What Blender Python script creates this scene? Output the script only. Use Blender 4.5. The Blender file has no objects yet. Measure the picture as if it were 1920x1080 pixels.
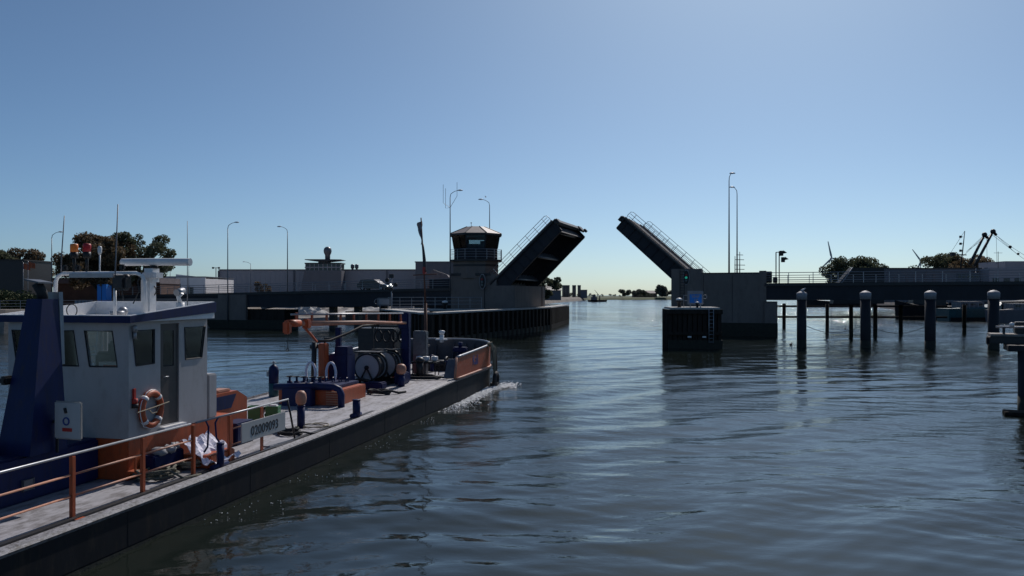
import bpy, bmesh, math, random
import numpy as np
from mathutils import Vector, Matrix
from mathutils.geometry import tessellate_polygon
R=math.radians; PI=math.pi
random.seed(7); rng=np.random.default_rng(11)
scene=bpy.context.scene; COL=scene.collection

# ---------------------------------------------------------------- camera
H=4.8; F=1500.0; CY=553.0
cd=bpy.data.cameras.new('camera'); cam=bpy.data.objects.new('camera',cd); COL.objects.link(cam)
cd.sensor_width=36; cd.lens=36*F/1920; cd.clip_start=.1; cd.clip_end=20000
cam.location=(0,0,H); cam.rotation_euler=(R(90),0,0); cd.shift_y=(CY-540)/1920.0
scene.camera=cam
# ---------------------------------------------------------------- sky and sun
SUN_AZ=R(19); SUN_EL=R(42)          # azimuth clockwise from +Y (view direction)
w=bpy.data.worlds.new('World'); scene.world=w; w.use_nodes=True
nt=w.node_tree; bg=nt.nodes['Background']
sky=nt.nodes.new('ShaderNodeTexSky'); sky.sky_type='NISHITA'; sky.sun_disc=False
sky.sun_elevation=SUN_EL; sky.sun_rotation=SUN_AZ
sky.air_density=.6; sky.dust_density=.9; sky.ozone_density=3.0; sky.altitude=0
tint=nt.nodes.new('ShaderNodeMix'); tint.data_type='RGBA'; tint.blend_type='MULTIPLY'; tint.inputs[0].default_value=1
tint.inputs[7].default_value=(.80,.985,1.04,1)      # the camera's cool white balance
nt.links.new(sky.outputs[0],tint.inputs[6]); nt.links.new(tint.outputs[2],bg.inputs[0]); bg.inputs[1].default_value=0.077
sd=bpy.data.lights.new('sun','SUN'); so=bpy.data.objects.new('sun',sd); COL.objects.link(so)
sd.energy=3.3; sd.angle=R(.5); sd.color=(1,.93,.88)
sv=Vector((math.sin(SUN_AZ)*math.cos(SUN_EL),math.cos(SUN_AZ)*math.cos(SUN_EL),math.sin(SUN_EL)))
so.rotation_euler=sv.to_track_quat('Z','Y').to_euler()
scene.view_settings.view_transform='Standard'; scene.view_settings.look='None'
scene.view_settings.exposure=0; scene.view_settings.gamma=1

# ---------------------------------------------------------------- materials
def mat(name,col,rough=.6,metal=0,var=.2,scale=2.0,bump=0,spec=.5,dirt=None,dirt_amt=.5,stretch=(1,1,1),dlo=.52):
    m=bpy.data.materials.new(name); m.use_nodes=True; n=m.node_tree.nodes; l=m.node_tree.links
    b=n['Principled BSDF']; b.inputs['Roughness'].default_value=rough; b.inputs['Metallic'].default_value=metal
    b.inputs['Specular IOR Level'].default_value=spec
    tc=n.new('ShaderNodeTexCoord'); mp=n.new('ShaderNodeMapping'); mp.inputs['Scale'].default_value=stretch
    l.new(tc.outputs['Object'],mp.inputs[0])
    t=n.new('ShaderNodeTexNoise'); t.inputs['Scale'].default_value=scale; t.inputs['Detail'].default_value=7; t.inputs['Roughness'].default_value=.65
    l.new(mp.outputs[0],t.inputs['Vector'])
    r=n.new('ShaderNodeMapRange'); r.inputs['From Min'].default_value=.3; r.inputs['From Max'].default_value=.7
    r.inputs['To Min'].default_value=1-var; r.inputs['To Max'].default_value=1+var
    l.new(t.outputs['Fac'],r.inputs['Value'])
    mx=n.new('ShaderNodeMix'); mx.data_type='RGBA'; mx.blend_type='MULTIPLY'; mx.inputs[0].default_value=1
    mx.inputs[6].default_value=(*col,1); l.new(r.outputs[0],mx.inputs[7])
    out=mx.outputs[2]
    if dirt:
        t2=n.new('ShaderNodeTexNoise'); t2.inputs['Scale'].default_value=scale*2.3; t2.inputs['Detail'].default_value=9; t2.inputs['Roughness'].default_value=.75
        l.new(mp.outputs[0],t2.inputs['Vector'])
        r2=n.new('ShaderNodeMapRange'); r2.inputs['From Min'].default_value=dlo; r2.inputs['From Max'].default_value=dlo+.14; r2.inputs['To Max'].default_value=dirt_amt
        l.new(t2.outputs['Fac'],r2.inputs['Value'])
        m2=n.new('ShaderNodeMix'); m2.data_type='RGBA'; l.new(r2.outputs[0],m2.inputs[0]); l.new(out,m2.inputs[6]); m2.inputs[7].default_value=(*dirt,1)
        out=m2.outputs[2]
    l.new(out,b.inputs['Base Color'])
    if bump:
        bp=n.new('ShaderNodeBump'); bp.inputs['Strength'].default_value=.6; bp.inputs['Distance'].default_value=bump
        l.new(t.outputs['Fac'],bp.inputs['Height']); l.new(bp.outputs[0],b.inputs['Normal'])
    return m
def glass(name,tint=(.9,.93,.93),mixf=.35):
    m=bpy.data.materials.new(name); m.use_nodes=True; n=m.node_tree.nodes; l=m.node_tree.links
    n.remove(n['Principled BSDF']); o=n['Material Output']
    tr=n.new('ShaderNodeBsdfTransparent'); tr.inputs[0].default_value=(*tint,1)
    g=n.new('ShaderNodeBsdfGlossy'); g.inputs['Roughness'].default_value=.03
    fr=n.new('ShaderNodeFresnel'); fr.inputs[0].default_value=1.5
    mx=n.new('ShaderNodeMixShader'); l.new(fr.outputs[0],mx.inputs[0]); l.new(tr.outputs[0],mx.inputs[1]); l.new(g.outputs[0],mx.inputs[2])
    l.new(mx.outputs[0],o.inputs[0]); return m
def emis(name,col,s):
    m=bpy.data.materials.new(name); m.use_nodes=True; b=m.node_tree.nodes['Principled BSDF']
    b.inputs['Base Color'].default_value=(*col,1); b.inputs['Emission Color'].default_value=(*col,1); b.inputs['Emission Strength'].default_value=s
    return m
M={}
def mk(k,*a,**kw): M[k]=mat(k,*a,**kw)
mk('hull_black',(.007,.009,.013),.6,spec=.2,var=.35,scale=.8,dirt=(.035,.028,.022),dirt_amt=.6,bump=.012,stretch=(1.5,1.5,.45))
mk('deck_grey',(.34,.335,.36),.62,var=.22,scale=1.3,dirt=(.13,.12,.12),dirt_amt=.8,bump=.004,dlo=.46,stretch=(1.6,.6,1))
mk('gunwale',(.20,.20,.22),.6,var=.45,scale=7,dirt=(.035,.03,.03),dirt_amt=.9,bump=.02,dlo=.47,stretch=(1,.6,1))
mk('orange',(.40,.078,.022),.5,var=.18,scale=2.5,dirt=(.20,.065,.03),dirt_amt=.7,bump=.003,stretch=(2,2,.7))
mk('orange_pale',(.42,.20,.13),.55,var=.2,scale=2,dirt=(.30,.12,.07),dirt_amt=.6)
mk('blue',(.005,.013,.07),.5,spec=.25,var=.2,scale=2,dirt=(.03,.025,.03),dirt_amt=.5,stretch=(2.5,2.5,.5))
mk('wall_white',(.38,.375,.38),.45,var=.08,scale=1.2,dirt=(.26,.235,.215),dirt_amt=.35,stretch=(1.4,1.4,.6),dlo=.5)
mk('white',(.72,.72,.72),.45,var=.1,scale=3,dirt=(.5,.48,.45),dirt_amt=.4)
mk('steel_dark',(.014,.015,.019),.5,var=.3,scale=5,dirt=(.10,.06,.04),dirt_amt=.3)
mk('steel_grey',(.13,.135,.15),.45,.3,var=.25,scale=5)
mk('galv',(.30,.31,.33),.42,.5,var=.15,scale=6)
mk('black',(.012,.012,.014),.55,var=.3,scale=6)
mk('rubber',(.02,.02,.022),.75,var=.3,scale=8)
mk('rope',(.30,.26,.19),.9,var=.4,scale=40,bump=.01)
mk('rope_dark',(.12,.115,.09),.9,var=.5,scale=30,bump=.01)
mk('brown_door',(.05,.042,.04),.5,var=.2,scale=3)
mk('green_crate',(.02,.16,.06),.5,var=.15,scale=4)
mk('teal',(.01,.07,.085),.45,var=.2,scale=4)
mk('red',(.42,.03,.02),.45,var=.15,scale=4)
mk('sheet_white',(.70,.68,.78),.7,var=.08,scale=5)
mk('board_white',(.42,.42,.41),.6,var=.06,scale=2)
mk('letter_black',(.012,.012,.018),.6,var=.1)
mk('letter_blue',(.03,.05,.22),.5,var=.1)
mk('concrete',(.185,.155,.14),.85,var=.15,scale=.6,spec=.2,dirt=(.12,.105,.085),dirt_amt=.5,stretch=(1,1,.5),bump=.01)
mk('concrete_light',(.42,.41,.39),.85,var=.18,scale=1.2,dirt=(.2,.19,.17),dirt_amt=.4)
mk('bridge_steel',(.030,.031,.038),.7,spec=.3,var=.22,scale=.7,dirt=(.045,.032,.028),dirt_amt=.25,stretch=(1,1,.4))
mk('timber_dark',(.030,.025,.022),.9,spec=.15,var=.45,scale=1.5,dirt=(.03,.035,.025),dirt_amt=.6,stretch=(3,3,.4),bump=.03)
mk('pile_navy',(.018,.018,.024),.65,spec=.3,var=.25,scale=1.5,dirt=(.022,.022,.02),dirt_amt=.4,stretch=(1,1,.5))
mk('algae',(.02,.022,.014),.8,var=.4,scale=3,bump=.03)
mk('cap_grey',(.25,.25,.27),.6,var=.12,scale=3)
mk('asphalt',(.05,.05,.052),.9,var=.2,scale=2)
mk('copper_roof',(.20,.165,.155),.6,0,var=.2,scale=1.5)
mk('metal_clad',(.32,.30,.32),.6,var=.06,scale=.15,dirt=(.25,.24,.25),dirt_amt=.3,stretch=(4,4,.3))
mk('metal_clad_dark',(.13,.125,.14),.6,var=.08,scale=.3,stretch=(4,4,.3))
mk('plaster_white',(.72,.70,.70),.7,var=.08,scale=.4)
mk('brick',(.13,.07,.05),.85,var=.25,scale=1.0)
mk('window_dark',(.02,.025,.03),.12,var=.1)
mk('grass',(.06,.075,.028),.95,var=.45,scale=.15,bump=.1)
mk('earth',(.20,.175,.15),.95,var=.35,scale=.5,dirt=(.09,.08,.06),dirt_amt=.6,bump=.1)
mk('beach',(.30,.27,.24),.95,var=.4,scale=.4,dirt=(.14,.12,.10),dirt_amt=.6,bump=.05)
mk('bark',(.05,.04,.032),.9,var=.3,scale=4,bump=.02)
mk('leaf_a',(.075,.07,.028),.7,var=.5,scale=.6)
mk('leaf_b',(.045,.06,.03),.7,var=.5,scale=.6)
mk('leaf_far',(.055,.06,.045),.8,var=.4,scale=.1)
mk('turbine',(.42,.44,.47),.5,var=.03)
mk('rust',(.13,.055,.035),.8,var=.35,scale=3)
mk('rust_pink',(.16,.13,.135),.7,var=.25,scale=1)
mk('car_dark',(.03,.035,.045),.25,var=.1)
mk('car_mid',(.10,.105,.12),.3,.2,var=.05)
mk('timber_grey',(.22,.20,.18),.85,var=.3,scale=3,dirt=(.1,.09,.08),dirt_amt=.6)
mk('car_silver',(.4,.41,.42),.3,.3,var=.05)
mk('sign_blue',(.015,.20,.62),.5,var=.06)
mk('vest',(.7,.16,.03),.6,var=.1)
def leafmat(k,c):
    m=mat(k,c,.75,var=.55,scale=.6); n=m.node_tree.nodes; l=m.node_tree.links; b=n['Principled BSDF']; o=n['Material Output']
    tr=n.new('ShaderNodeBsdfTranslucent'); l.new(b.inputs['Base Color'].links[0].from_socket,tr.inputs[0]); mx=n.new('ShaderNodeMixShader'); mx.inputs[0].default_value=.38
    l.new(b.outputs[0],mx.inputs[1]); l.new(tr.outputs[0],mx.inputs[2]); l.new(mx.outputs[0],o.inputs[0]); M[k]=m
leafmat('leaf_a',(.13,.095,.055)); leafmat('leaf_b',(.085,.095,.055)); leafmat('leaf_far',(.11,.115,.09))
mk('lining',(.045,.05,.065),.6,var=.25,scale=3,dirt=(.10,.09,.08),dirt_amt=.4)
M['glass']=glass('glass'); M['glass_dark']=glass('glass_dark',(.62,.68,.7))
M['beacon_orange']=emis('beacon_orange',(.85,.22,.03),0); M['beacon_red']=emis('beacon_red',(.45,.01,.02),0)
M['reel_grey']=mat('reel_grey',(.34,.35,.38),.6,var=.08); M['lamp_green']=emis('lamp_green',(.05,.7,.45),.2); M['lamp_red']=emis('lamp_red',(.25,.01,.01),0)
M['lamp_off']=emis('lamp_off',(.10,.12,.12),0)
M['headlight']=emis('headlight',(.9,.9,.85),3)

# ---------------------------------------------------------------- mesh helpers
class MB:
    def __init__(s): s.b=bmesh.new()
    def face(s,pts):
        v=[s.b.verts.new(p) for p in pts]
        try: return s.b.faces.new(v)
        except ValueError: return None
    def box(s,x0,x1,y0,y1,z0,z1,bev=0,M4=None):
        r=bmesh.ops.create_cube(s.b,size=1); vs=r['verts']
        for v in vs: v.co=Vector(((x0+x1)/2+v.co.x*(x1-x0),(y0+y1)/2+v.co.y*(y1-y0),(z0+z1)/2+v.co.z*(z1-z0)))
        if bev:
            es=list({e for v in vs for e in v.link_edges})
            rr=bmesh.ops.bevel(s.b,geom=es,offset=bev,segments=2,affect='EDGES'); 
            vs=list({v for f in rr['faces'] for v in f.verts}|{v for v in vs if v.is_valid})
        if M4 is not None: bmesh.ops.transform(s.b,matrix=M4,verts=[v for v in vs if v.is_valid])
        return s
    def prism(s,poly,z0,z1,top=None):
        top=top or poly; n=len(poly)
        a=[s.b.verts.new((p[0],p[1],z0)) for p in poly]; c=[s.b.verts.new((p[0],p[1],z1)) for p in top]
        for i in range(n): s.b.faces.new((a[i],a[(i+1)%n],c[(i+1)%n],c[i]))
        s.b.faces.new(a[::-1]); s.b.faces.new(c); return s
    def extr(s,poly,vec):           # 3D polygon extruded along vec
        vec=Vector(vec); a=[s.b.verts.new(p) for p in poly]; c=[s.b.verts.new(Vector(p)+vec) for p in poly]; n=len(poly)
        for i in range(n): s.b.faces.new((a[i],a[(i+1)%n],c[(i+1)%n],c[i]))
        s.b.faces.new(a[::-1]); s.b.faces.new(c); return s
    def tube(s,pts,r,seg=8,cap=True,r1=None):
        pts=[Vector(p) for p in pts]; n=len(pts); rings=[]; up=None
        for i,p in enumerate(pts):
            d=(pts[min(i+1,n-1)]-pts[max(i-1,0)]).normalized()
            if up is None:
                up=Vector((0,0,1)) if abs(d.z)<.9 else Vector((1,0,0))
            a=d.cross(up).normalized(); b=a.cross(d).normalized(); up=b
            rr=r if r1 is None else r+(r1-r)*i/(n-1)
            rings.append([s.b.verts.new(p+a*rr*math.cos(2*PI*k/seg)+b*rr*math.sin(2*PI*k/seg)) for k in range(seg)])
        for i in range(n-1):
            for k in range(seg):
                f=s.b.faces.new((rings[i][k],rings[i][(k+1)%seg],rings[i+1][(k+1)%seg],rings[i+1][k])); f.smooth=seg>5
        if cap: s.b.faces.new(rings[0][::-1]); s.b.faces.new(rings[-1])
        return s
    def cyl(s,x,y,z0,z1,r,seg=16,r1=None): return s.tube([(x,y,z0),(x,y,z1)],r,seg,True,r1)
    def lathe(s,x,y,prof,seg=20,ax='z',M4=None):
        rings=[]; nv=[]
        for (r,z) in prof:
            ring=[s.b.verts.new((x+max(r,1e-4)*math.cos(2*PI*k/seg),y+max(r,1e-4)*math.sin(2*PI*k/seg),z)) for k in range(seg)]; rings.append(ring); nv+=ring
        for i in range(len(prof)-1):
            for k in range(seg):
                f=s.b.faces.new((rings[i][k],rings[i][(k+1)%seg],rings[i+1][(k+1)%seg],rings[i+1][k])); f.smooth=True
        s.b.faces.new(rings[0][::-1]); s.b.faces.new(rings[-1])
        if M4 is not None: bmesh.ops.transform(s.b,matrix=M4,verts=nv)
        return s
    def ball(s,x,y,z,r,sz=1,seg=12):
        rr=bmesh.ops.create_uvsphere(s.b,u_segments=seg,v_segments=max(6,seg//2),radius=r)
        for v in rr['verts']:
            v.co=Vector((x+v.co.x,y+v.co.y,z+v.co.z*sz))
            for f in v.link_faces: f.smooth=True
        return s
    def torus(s,c,R_,r,axis='y',seg=28,seg2=8,sc=1):
        pts=[]
        c=Vector(c)
        for k in range(seg+1):
            a=2*PI*k/seg; ca,sa=math.cos(a)*R_,math.sin(a)*R_
            pts.append(c+Vector({'y':(ca,0,sa*sc),'x':(0,ca,sa*sc),'z':(ca,sa*sc,0)}[axis]))
        return s.tube(pts,r,seg2,False)
    def wall(s,O,A,T,outer,holes):     # O origin, A horizontal unit dir, T thickness vector; outer/holes lists of (a,z)
        O=Vector(O);A=Vector(A).normalized();T=Vector(T)
        f3=lambda p:O+A*p[0]+Vector((0,0,p[1]))
        loops=[[f3(p) for p in outer]]+[[f3(p) for p in h] for h in holes]
        flat=[p for lp in loops for p in lp]; tris=tessellate_polygon(loops)
        fr=[s.b.verts.new(p) for p in flat]; bk=[s.b.verts.new(p+T) for p in flat]
        for t in tris:
            for vs in ([fr[i] for i in t],[bk[i] for i in t][::-1]):
                try: s.b.faces.new(vs)
                except ValueError: pass
        k=0
        for lp in loops:
            n=len(lp)
            for i in range(n):
                j=(i+1)%n; s.b.faces.new((fr[k+i],fr[k+j],bk[k+j],bk[k+i]))
            k+=n
        return s
    def build(s,name,m,parent=None,loc=None,rz=0):
        bmesh.ops.recalc_face_normals(s.b,faces=s.b.faces)
        me=bpy.data.meshes.new(name); s.b.to_mesh(me); s.b.free()
        me.materials.append(M[m] if isinstance(m,str) else m)
        o=bpy.data.objects.new(name,me); COL.objects.link(o)
        if parent: o.parent=parent
        if loc is not None: o.location=loc
        if rz: o.rotation_euler.z=rz
        return o
def tag(o,label=None,cat=None,group=None,kind=None):
    if label:o['label']=label
    if cat:o['category']=cat
    if group:o['group']=group
    if kind:o['kind']=kind
    return o
def thing(name,label,cat,loc=(0,0,0),rz=0,group=None):
    o=bpy.data.objects.new(name,None); COL.objects.link(o); o.location=loc; o.rotation_euler.z=rz; o.empty_display_size=.2
    return tag(o,label,cat,group)
def copy_tree(o,parent=None):
    c=o.copy(); COL.objects.link(c); c.parent=parent
    for ch in [x for x in bpy.data.objects if x.parent==o]: copy_tree(ch,c)
    return c
def relabel(o,l): o['label']=l; return o
def text(name,body,size,m,parent,mtx,depth=.004,bold=0,sx=1):
    cu=bpy.data.curves.new('t','FONT'); cu.body=body; cu.size=size; cu.extrude=depth; cu.align_x='CENTER'; cu.align_y='CENTER'; cu.offset=bold; cu.resolution_u=3
    to=bpy.data.objects.new('t',cu); COL.objects.link(to); bpy.context.view_layer.update()
    me=bpy.data.meshes.new_from_object(to); bpy.data.objects.remove(to)
    me.transform(Matrix.Diagonal((sx,1,1,1))); me.materials.clear(); me.materials.append(M[m])
    o=bpy.data.objects.new(name,me); COL.objects.link(o); o.parent=parent; o.matrix_local=mtx; return o
def PX(x,y,Y): return Vector(((x-960)/F*Y,Y,H-(y-CY)/F*Y))   # a photo direction at a chosen real distance
def face_mtx(loc,right,up):
    r=Vector(right).normalized();u=Vector(up).normalized();n=r.cross(u)
    m=Matrix.Identity(4)
    for i in range(3): m[i][0]=r[i];m[i][1]=u[i];m[i][2]=n[i];m[i][3]=loc[i]
    return m

# ---------------------------------------------------------------- water
def make_water():
    ys=[3.0]
    while ys[-1]<170: ys.append(ys[-1]*1.0042+.012)
    far=[190,230,300,450,800,2000,5000,9000]
    nx=330; us=np.linspace(-1,1,nx)
    dirs=[]
    # swell trains: (wavelength, direction the crests travel, amplitude)
    for (lam,deg,amp) in ((3.3,118,.030),(2.3,108,.020),(4.6,126,.026),(1.55,100,.010),(1.15,80,.0065),(.85,112,.0048),(.62,60,.0034),(1.9,66,.008),(.48,100,.0022),(.72,128,.0034),(.95,50,.004)):
        dirs.append((2*PI/lam,R(deg),amp,rng.uniform(0,2*PI)))
    V=[]
    allY=ys+far
    for Y in allY:
        half=max(14,Y*1.15)+(0 if Y<200 else Y*.6)
        X=us*half; z=np.zeros(nx)
        if Y<170:
            wx=X+.9*np.sin(Y*.31+X*.17)+.5*np.sin(X*.43-Y*.22); wy=Y+.8*np.sin(X*.27+1.3)+.4*np.sin(X*.61+Y*.37)
            env=.55+.45*np.sin(X*.13+Y*.09+1)*np.sin(Y*.061-X*.047)
            for i,(k,a,amp,ph) in enumerate(dirs):
                if 2*PI/k< (Y*.0042+.012)*3: continue
                e=env if i%2 else 1.1-env*.5
                z+=amp*e*np.sin(k*(wx*math.cos(a)+wy*math.sin(a))+ph+.6*np.sin(.35*wx+i)*np.sin(.23*wy+i*2))
            z*=min(1,.75+Y*.010)*max(0,1-Y/170.)**.5
        for a,b in zip(X,z): V.append((float(a),float(Y),float(b)))
    fc=[]
    for j in range(len(allY)-1):
        o=j*nx
        fc+= [(o+i,o+i+1,o+nx+i+1,o+nx+i) for i in range(nx-1)]
    # behind and under the camera: flat sheet joined to the first row
    n0=len(V)
    V+= [(-14,-40,0),(14,-40,0)]
    fc.append(tuple([n0,n0+1]+[i for i in range(nx-1,-1,-1)]))
    me=bpy.data.meshes.new('water'); me.from_pydata(V,[],fc); 
    for p in me.polygons: p.use_smooth=True
    m=bpy.data.materials.new('water'); m.use_nodes=True; n=m.node_tree.nodes; l=m.node_tree.links
    b=n['Principled BSDF']; b.inputs['Base Color'].default_value=(.011,.015,.012,1); b.inputs['IOR'].default_value=1.333
    b.inputs['Roughness'].default_value=.03
    g=n.new('ShaderNodeNewGeometry')
    def noise(sc,det,st,rot=0,rough=.5):
        mp=n.new('ShaderNodeMapping'); mp.inputs['Scale'].default_value=st; mp.inputs['Rotation'].default_value=(0,0,rot)
        l.new(g.outputs['Position'],mp.inputs[0])
        t=n.new('ShaderNodeTexNoise'); t.inputs['Scale'].default_value=sc; t.inputs['Detail'].default_value=det; t.inputs['Roughness'].default_value=rough
        t.inputs['Distortion'].default_value=.4
        l.new(mp.outputs[0],t.inputs['Vector']); return t.outputs['Fac']
    def mth(op,a,bv):
        x=n.new('ShaderNodeMath'); x.operation=op
        for i,q in enumerate((a,bv)):
            if hasattr(q,'links') or not isinstance(q,(int,float)): l.new(q,x.inputs[i])
            else: x.inputs[i].default_value=q
        return x.outputs[0]
    A=noise(.9,3,(.55,1.3,1),R(-14)); B=noise(3.4,4,(.8,1.25,1),R(24),.6); C=noise(.06,2,(1,.45,1)); D=noise(9,2,(.7,1.2,1))
    rp=n.new('ShaderNodeMapRange'); rp.inputs['From Min'].default_value=.38; rp.inputs['From Max'].default_value=.62; rp.inputs['To Min'].default_value=.25; rp.inputs['To Max'].default_value=1.0
    l.new(C,rp.inputs['Value'])
    # rougher chop with distance from the quiet foreground
    sp=n.new('ShaderNodeSeparateXYZ'); l.new(g.outputs['Position'],sp.inputs[0])
    rd=n.new('ShaderNodeMapRange'); rd.inputs['From Min'].default_value=11; rd.inputs['From Max'].default_value=45; rd.inputs['To Min'].default_value=.26; rd.inputs['To Max'].default_value=1.05
    r4=n.new('ShaderNodeMapRange'); r4.inputs['From Min'].default_value=95; r4.inputs['From Max'].default_value=150; r4.inputs['To Min'].default_value=0; r4.inputs['To Max'].default_value=2.6; l.new(sp.outputs['Y'],r4.inputs['Value'])
    l.new(sp.outputs['Y'],rd.inputs['Value'])
    rr_=n.new('ShaderNodeMapRange'); rr_.inputs['From Min'].default_value=20; rr_.inputs['From Max'].default_value=260; rr_.inputs['To Min'].default_value=.022; rr_.inputs['To Max'].default_value=.12
    l.new(sp.outputs['Y'],rr_.inputs['Value']); l.new(rr_.outputs[0],b.inputs['Roughness'])
    h=mth('ADD',mth('MULTIPLY',A,.050),mth('ADD',mth('MULTIPLY',B,.034),mth('MULTIPLY',D,.011)))
    h=mth('MULTIPLY',h,mth('MULTIPLY',rp.outputs[0],mth('ADD',rd.outputs[0],r4.outputs[0])))
    bp=n.new('ShaderNodeBump'); bp.inputs['Strength'].default_value=1; bp.inputs['Distance'].default_value=1.0
    l.new(h,bp.inputs['Height']); l.new(bp.outputs[0],b.inputs['Normal'])
    me.materials.append(m); o=bpy.data.objects.new('water',me); COL.objects.link(o); tag(o,kind='structure')
make_water()
# ---------------------------------------------------------------- land
def land(name,poly,z,m,inset=4.0,zb=-1.5,rough=.25):
    P=[Vector((p[0],p[1],0)) for p in poly]; n=len(P)
    # resample long edges so that the shoreline wobbles
    Q=[]
    for i in range(n):
        a,b=P[i],P[(i+1)%n]; L=(b-a).length; k=max(1,int(L/8)) if L<400 else max(1,int(L/60))
        for j in range(k): 
            q=a.lerp(b,j/k); Q.append(q)
    n=len(Q); area=sum(Q[i].x*Q[(i+1)%n].y-Q[(i+1)%n].x*Q[i].y for i in range(n)); sg=1 if area>0 else -1
    nb=MB(); r0=[];r1=[];r2=[]
    for i in range(n):
        d=(Q[(i+1)%n]-Q[i-1]).normalized(); nrm=Vector((-d.y,d.x,0))*sg
        j=random.uniform(-rough,rough)*inset*.4
        r0.append(nb.b.verts.new((Q[i]+nrm*j).to_tuple()[:2]+(zb,)))
        q=Q[i]+nrm*(inset*.55+j); r1.append(nb.b.verts.new((q.x,q.y,z*.55+random.uniform(-rough,rough)*.5)))
        q=Q[i]+nrm*(inset+j); r2.append(nb.b.verts.new((q.x,q.y,z)))
    for i in range(n):
        j=(i+1)%n; nb.b.faces.new((r0[i],r0[j],r1[j],r1[i])); nb.b.faces.new((r1[i],r1[j],r2[j],r2[i]))
    nb.b.faces.new(r2)
    return tag(nb.build(name,m),kind='structure')
land('west_bank',[(-300,60),(-120,82),(-63,99),(-43,116),(-44,140),(-60,160),(-75,250),(-8,255),(-5,300),(13,400),(67,720),(80,900),(-700,900)],2.9,'earth')
land('beach',[(-44,118),(-40,146),(-24,152),(-12,152),(-8,256),(-76,256),(-61,160)],1.0,'beach',inset=3.0)
land('far_shore',[(-900,1000),(67,735),(88,785),(160,800),(240,820),(1500,900),(3500,2500),(-3000,2500)],2.2,'grass',inset=12)
land('east_bank',[(210,505),(300,470),(1200,500),(1200,100),(150,165),(114,228)],2.6,'concrete',inset=1.0,rough=.05)

# ---------------------------------------------------------------- trees
def leaf_crown(n,clumps,size,m,name,parent,flat=1.0):
    me=bpy.data.meshes.new(name); V=[];Fc=[]
    cs=np.array([c[:3] for c in clumps]); rs=np.array([c[3] for c in clumps]); wts=rs**2/np.sum(rs**2)
    idx=rng.choice(len(clumps),n,p=wts)
    for i in idx:
        d=rng.normal(size=3); d/=np.linalg.norm(d); rad=rs[i]*rng.uniform(.35,1.08)**.6
        p=cs[i]+d*rad*np.array([1,1,.8*flat]); s=size*rng.uniform(.6,1.5)
        u=rng.normal(size=3);u/=np.linalg.norm(u); v=np.cross(u,rng.normal(size=3));v/=np.linalg.norm(v)
        k=len(V); V+=[tuple(p-u*s-v*s*.5),tuple(p+u*s*.2-v*s*.7),tuple(p+u*s+v*s*.3),tuple(p-u*s*.1+v*s*.8)]; Fc.append((k,k+1,k+2,k+3))
    me.from_pydata(V,[],Fc); me.materials.append(M[m]); o=bpy.data.objects.new(name,me); COL.objects.link(o); o.parent=parent; return o
def tree(label,loc,h,cr,m='leaf_a',n=9000,size=.22,group=None,nclump=26,trunk=.3,low=.25,sparse=1.0,seed=1):
    rnd=random.Random(seed)
    t=thing('broadleaf_tree',label,'tree',loc,rnd.uniform(0,6),group)
    b=MB(); clumps=[]
    b.tube([(0,0,-.3),(.1*cr*.2,0,h*.2),(0,.05*cr,h*.42)],h*.028,8,True,h*.017)
    for i in range(nclump):
        a=rnd.uniform(0,2*PI); q=rnd.uniform(0,1)**.6; zz=rnd.uniform(low+.08,.9)
        prof=math.sqrt(max(0.05,1-((zz-.52)/.5)**2))
        r=cr*q*prof; c=(r*math.cos(a),r*math.sin(a),zz*h); rad=cr*rnd.uniform(.16,.30)*sparse
        clumps.append((*c,rad))
        z0=h*rnd.uniform(.15,.4)
        b.tube([(0,0,z0),(c[0]*.45,c[1]*.45,z0+(c[2]-z0)*.6),c],h*.008,5,False,h*.002)
    b.build('trunk','bark',t)
    leaf_crown(n,clumps,size,m,'crown',t)
    return t
G='trees on the left bank'
p=PX(40,545,128); tree('brown leaved tree at the far left edge behind a dark shed',(p.x-1,128,2.9),9.6,4.4,'leaf_a',14000,.15,G,seed=3,nclump=50)
p=PX(0,545,124); tree('tree cut off by the left edge of the picture',(p.x-2,124,2.9),9.3,4.0,'leaf_b',11000,.15,G,seed=4,nclump=44)
p=PX(190,545,122); tree('dense brown tree right behind the barge beacons',(p.x,122,2.9),11.6,5.6,'leaf_a',30000,.15,G,seed=5,nclump=70)
p=PX(255,545,125); tree('airy tree with see-through branches behind the radar scanner',(p.x+.6,125,2.9),12.4,5.8,'leaf_b',13000,.14,G,seed=8,nclump=70,sparse=.62)
p=PX(497,545,190); tree('small round bush in front of the grey warehouse',(p.x,190,2.6),5.6,3.2,'leaf_a',3500,.2,None,seed=9,nclump=20,low=.0)
G='trees beyond the right bridge span'
p=PX(1605,540,260); tree('wide rounded tree beside the wind turbine',(p.x,260,2.6),14.2,9.5,'leaf_b',26000,.27,G,seed=12,nclump=80,low=.05)
p=PX(1765,540,300); tree('left tree behind the moored trawler mast',(p.x,300,2.6),18,10,'leaf_b',16000,.30,G,seed=14,nclump=60,low=.05)
p=PX(1822,540,290); tree('bushy tree under the trawler booms',(p.x,290,2.6),17,9,'leaf_a',16000,.30,G,seed=15,nclump=60,low=.05)
# low green shrubs on the left quay
G='shrubs along the left quay'
for i,(x,Y,h,r) in enumerate(((8,112,3.0,2.6),(30,110,3.4,2.8),(58,111,2.6,2.4))):
    p=PX(x,560,Y); t=thing('shrub',['leafy shrub at the left picture edge on the quay','tallest green shrub on the left quay','low shrub nearest the barge exhaust'][i],'shrub',(p.x,Y,2.6),i,G)
    b=MB()
    for k in range(6): b.tube([(0,0,-.2),(math.cos(k)*r*.4,math.sin(k)*r*.4,h*.6)],.05,5,False,.02)
    b.build('stem','bark',t); leaf_crown(2200,[(math.cos(k*1.3)*r*.5,math.sin(k*1.3)*r*.5,h*(.35+.1*(k%3)),r*.5) for k in range(8)],.13,'grass','foliage',t)
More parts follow.
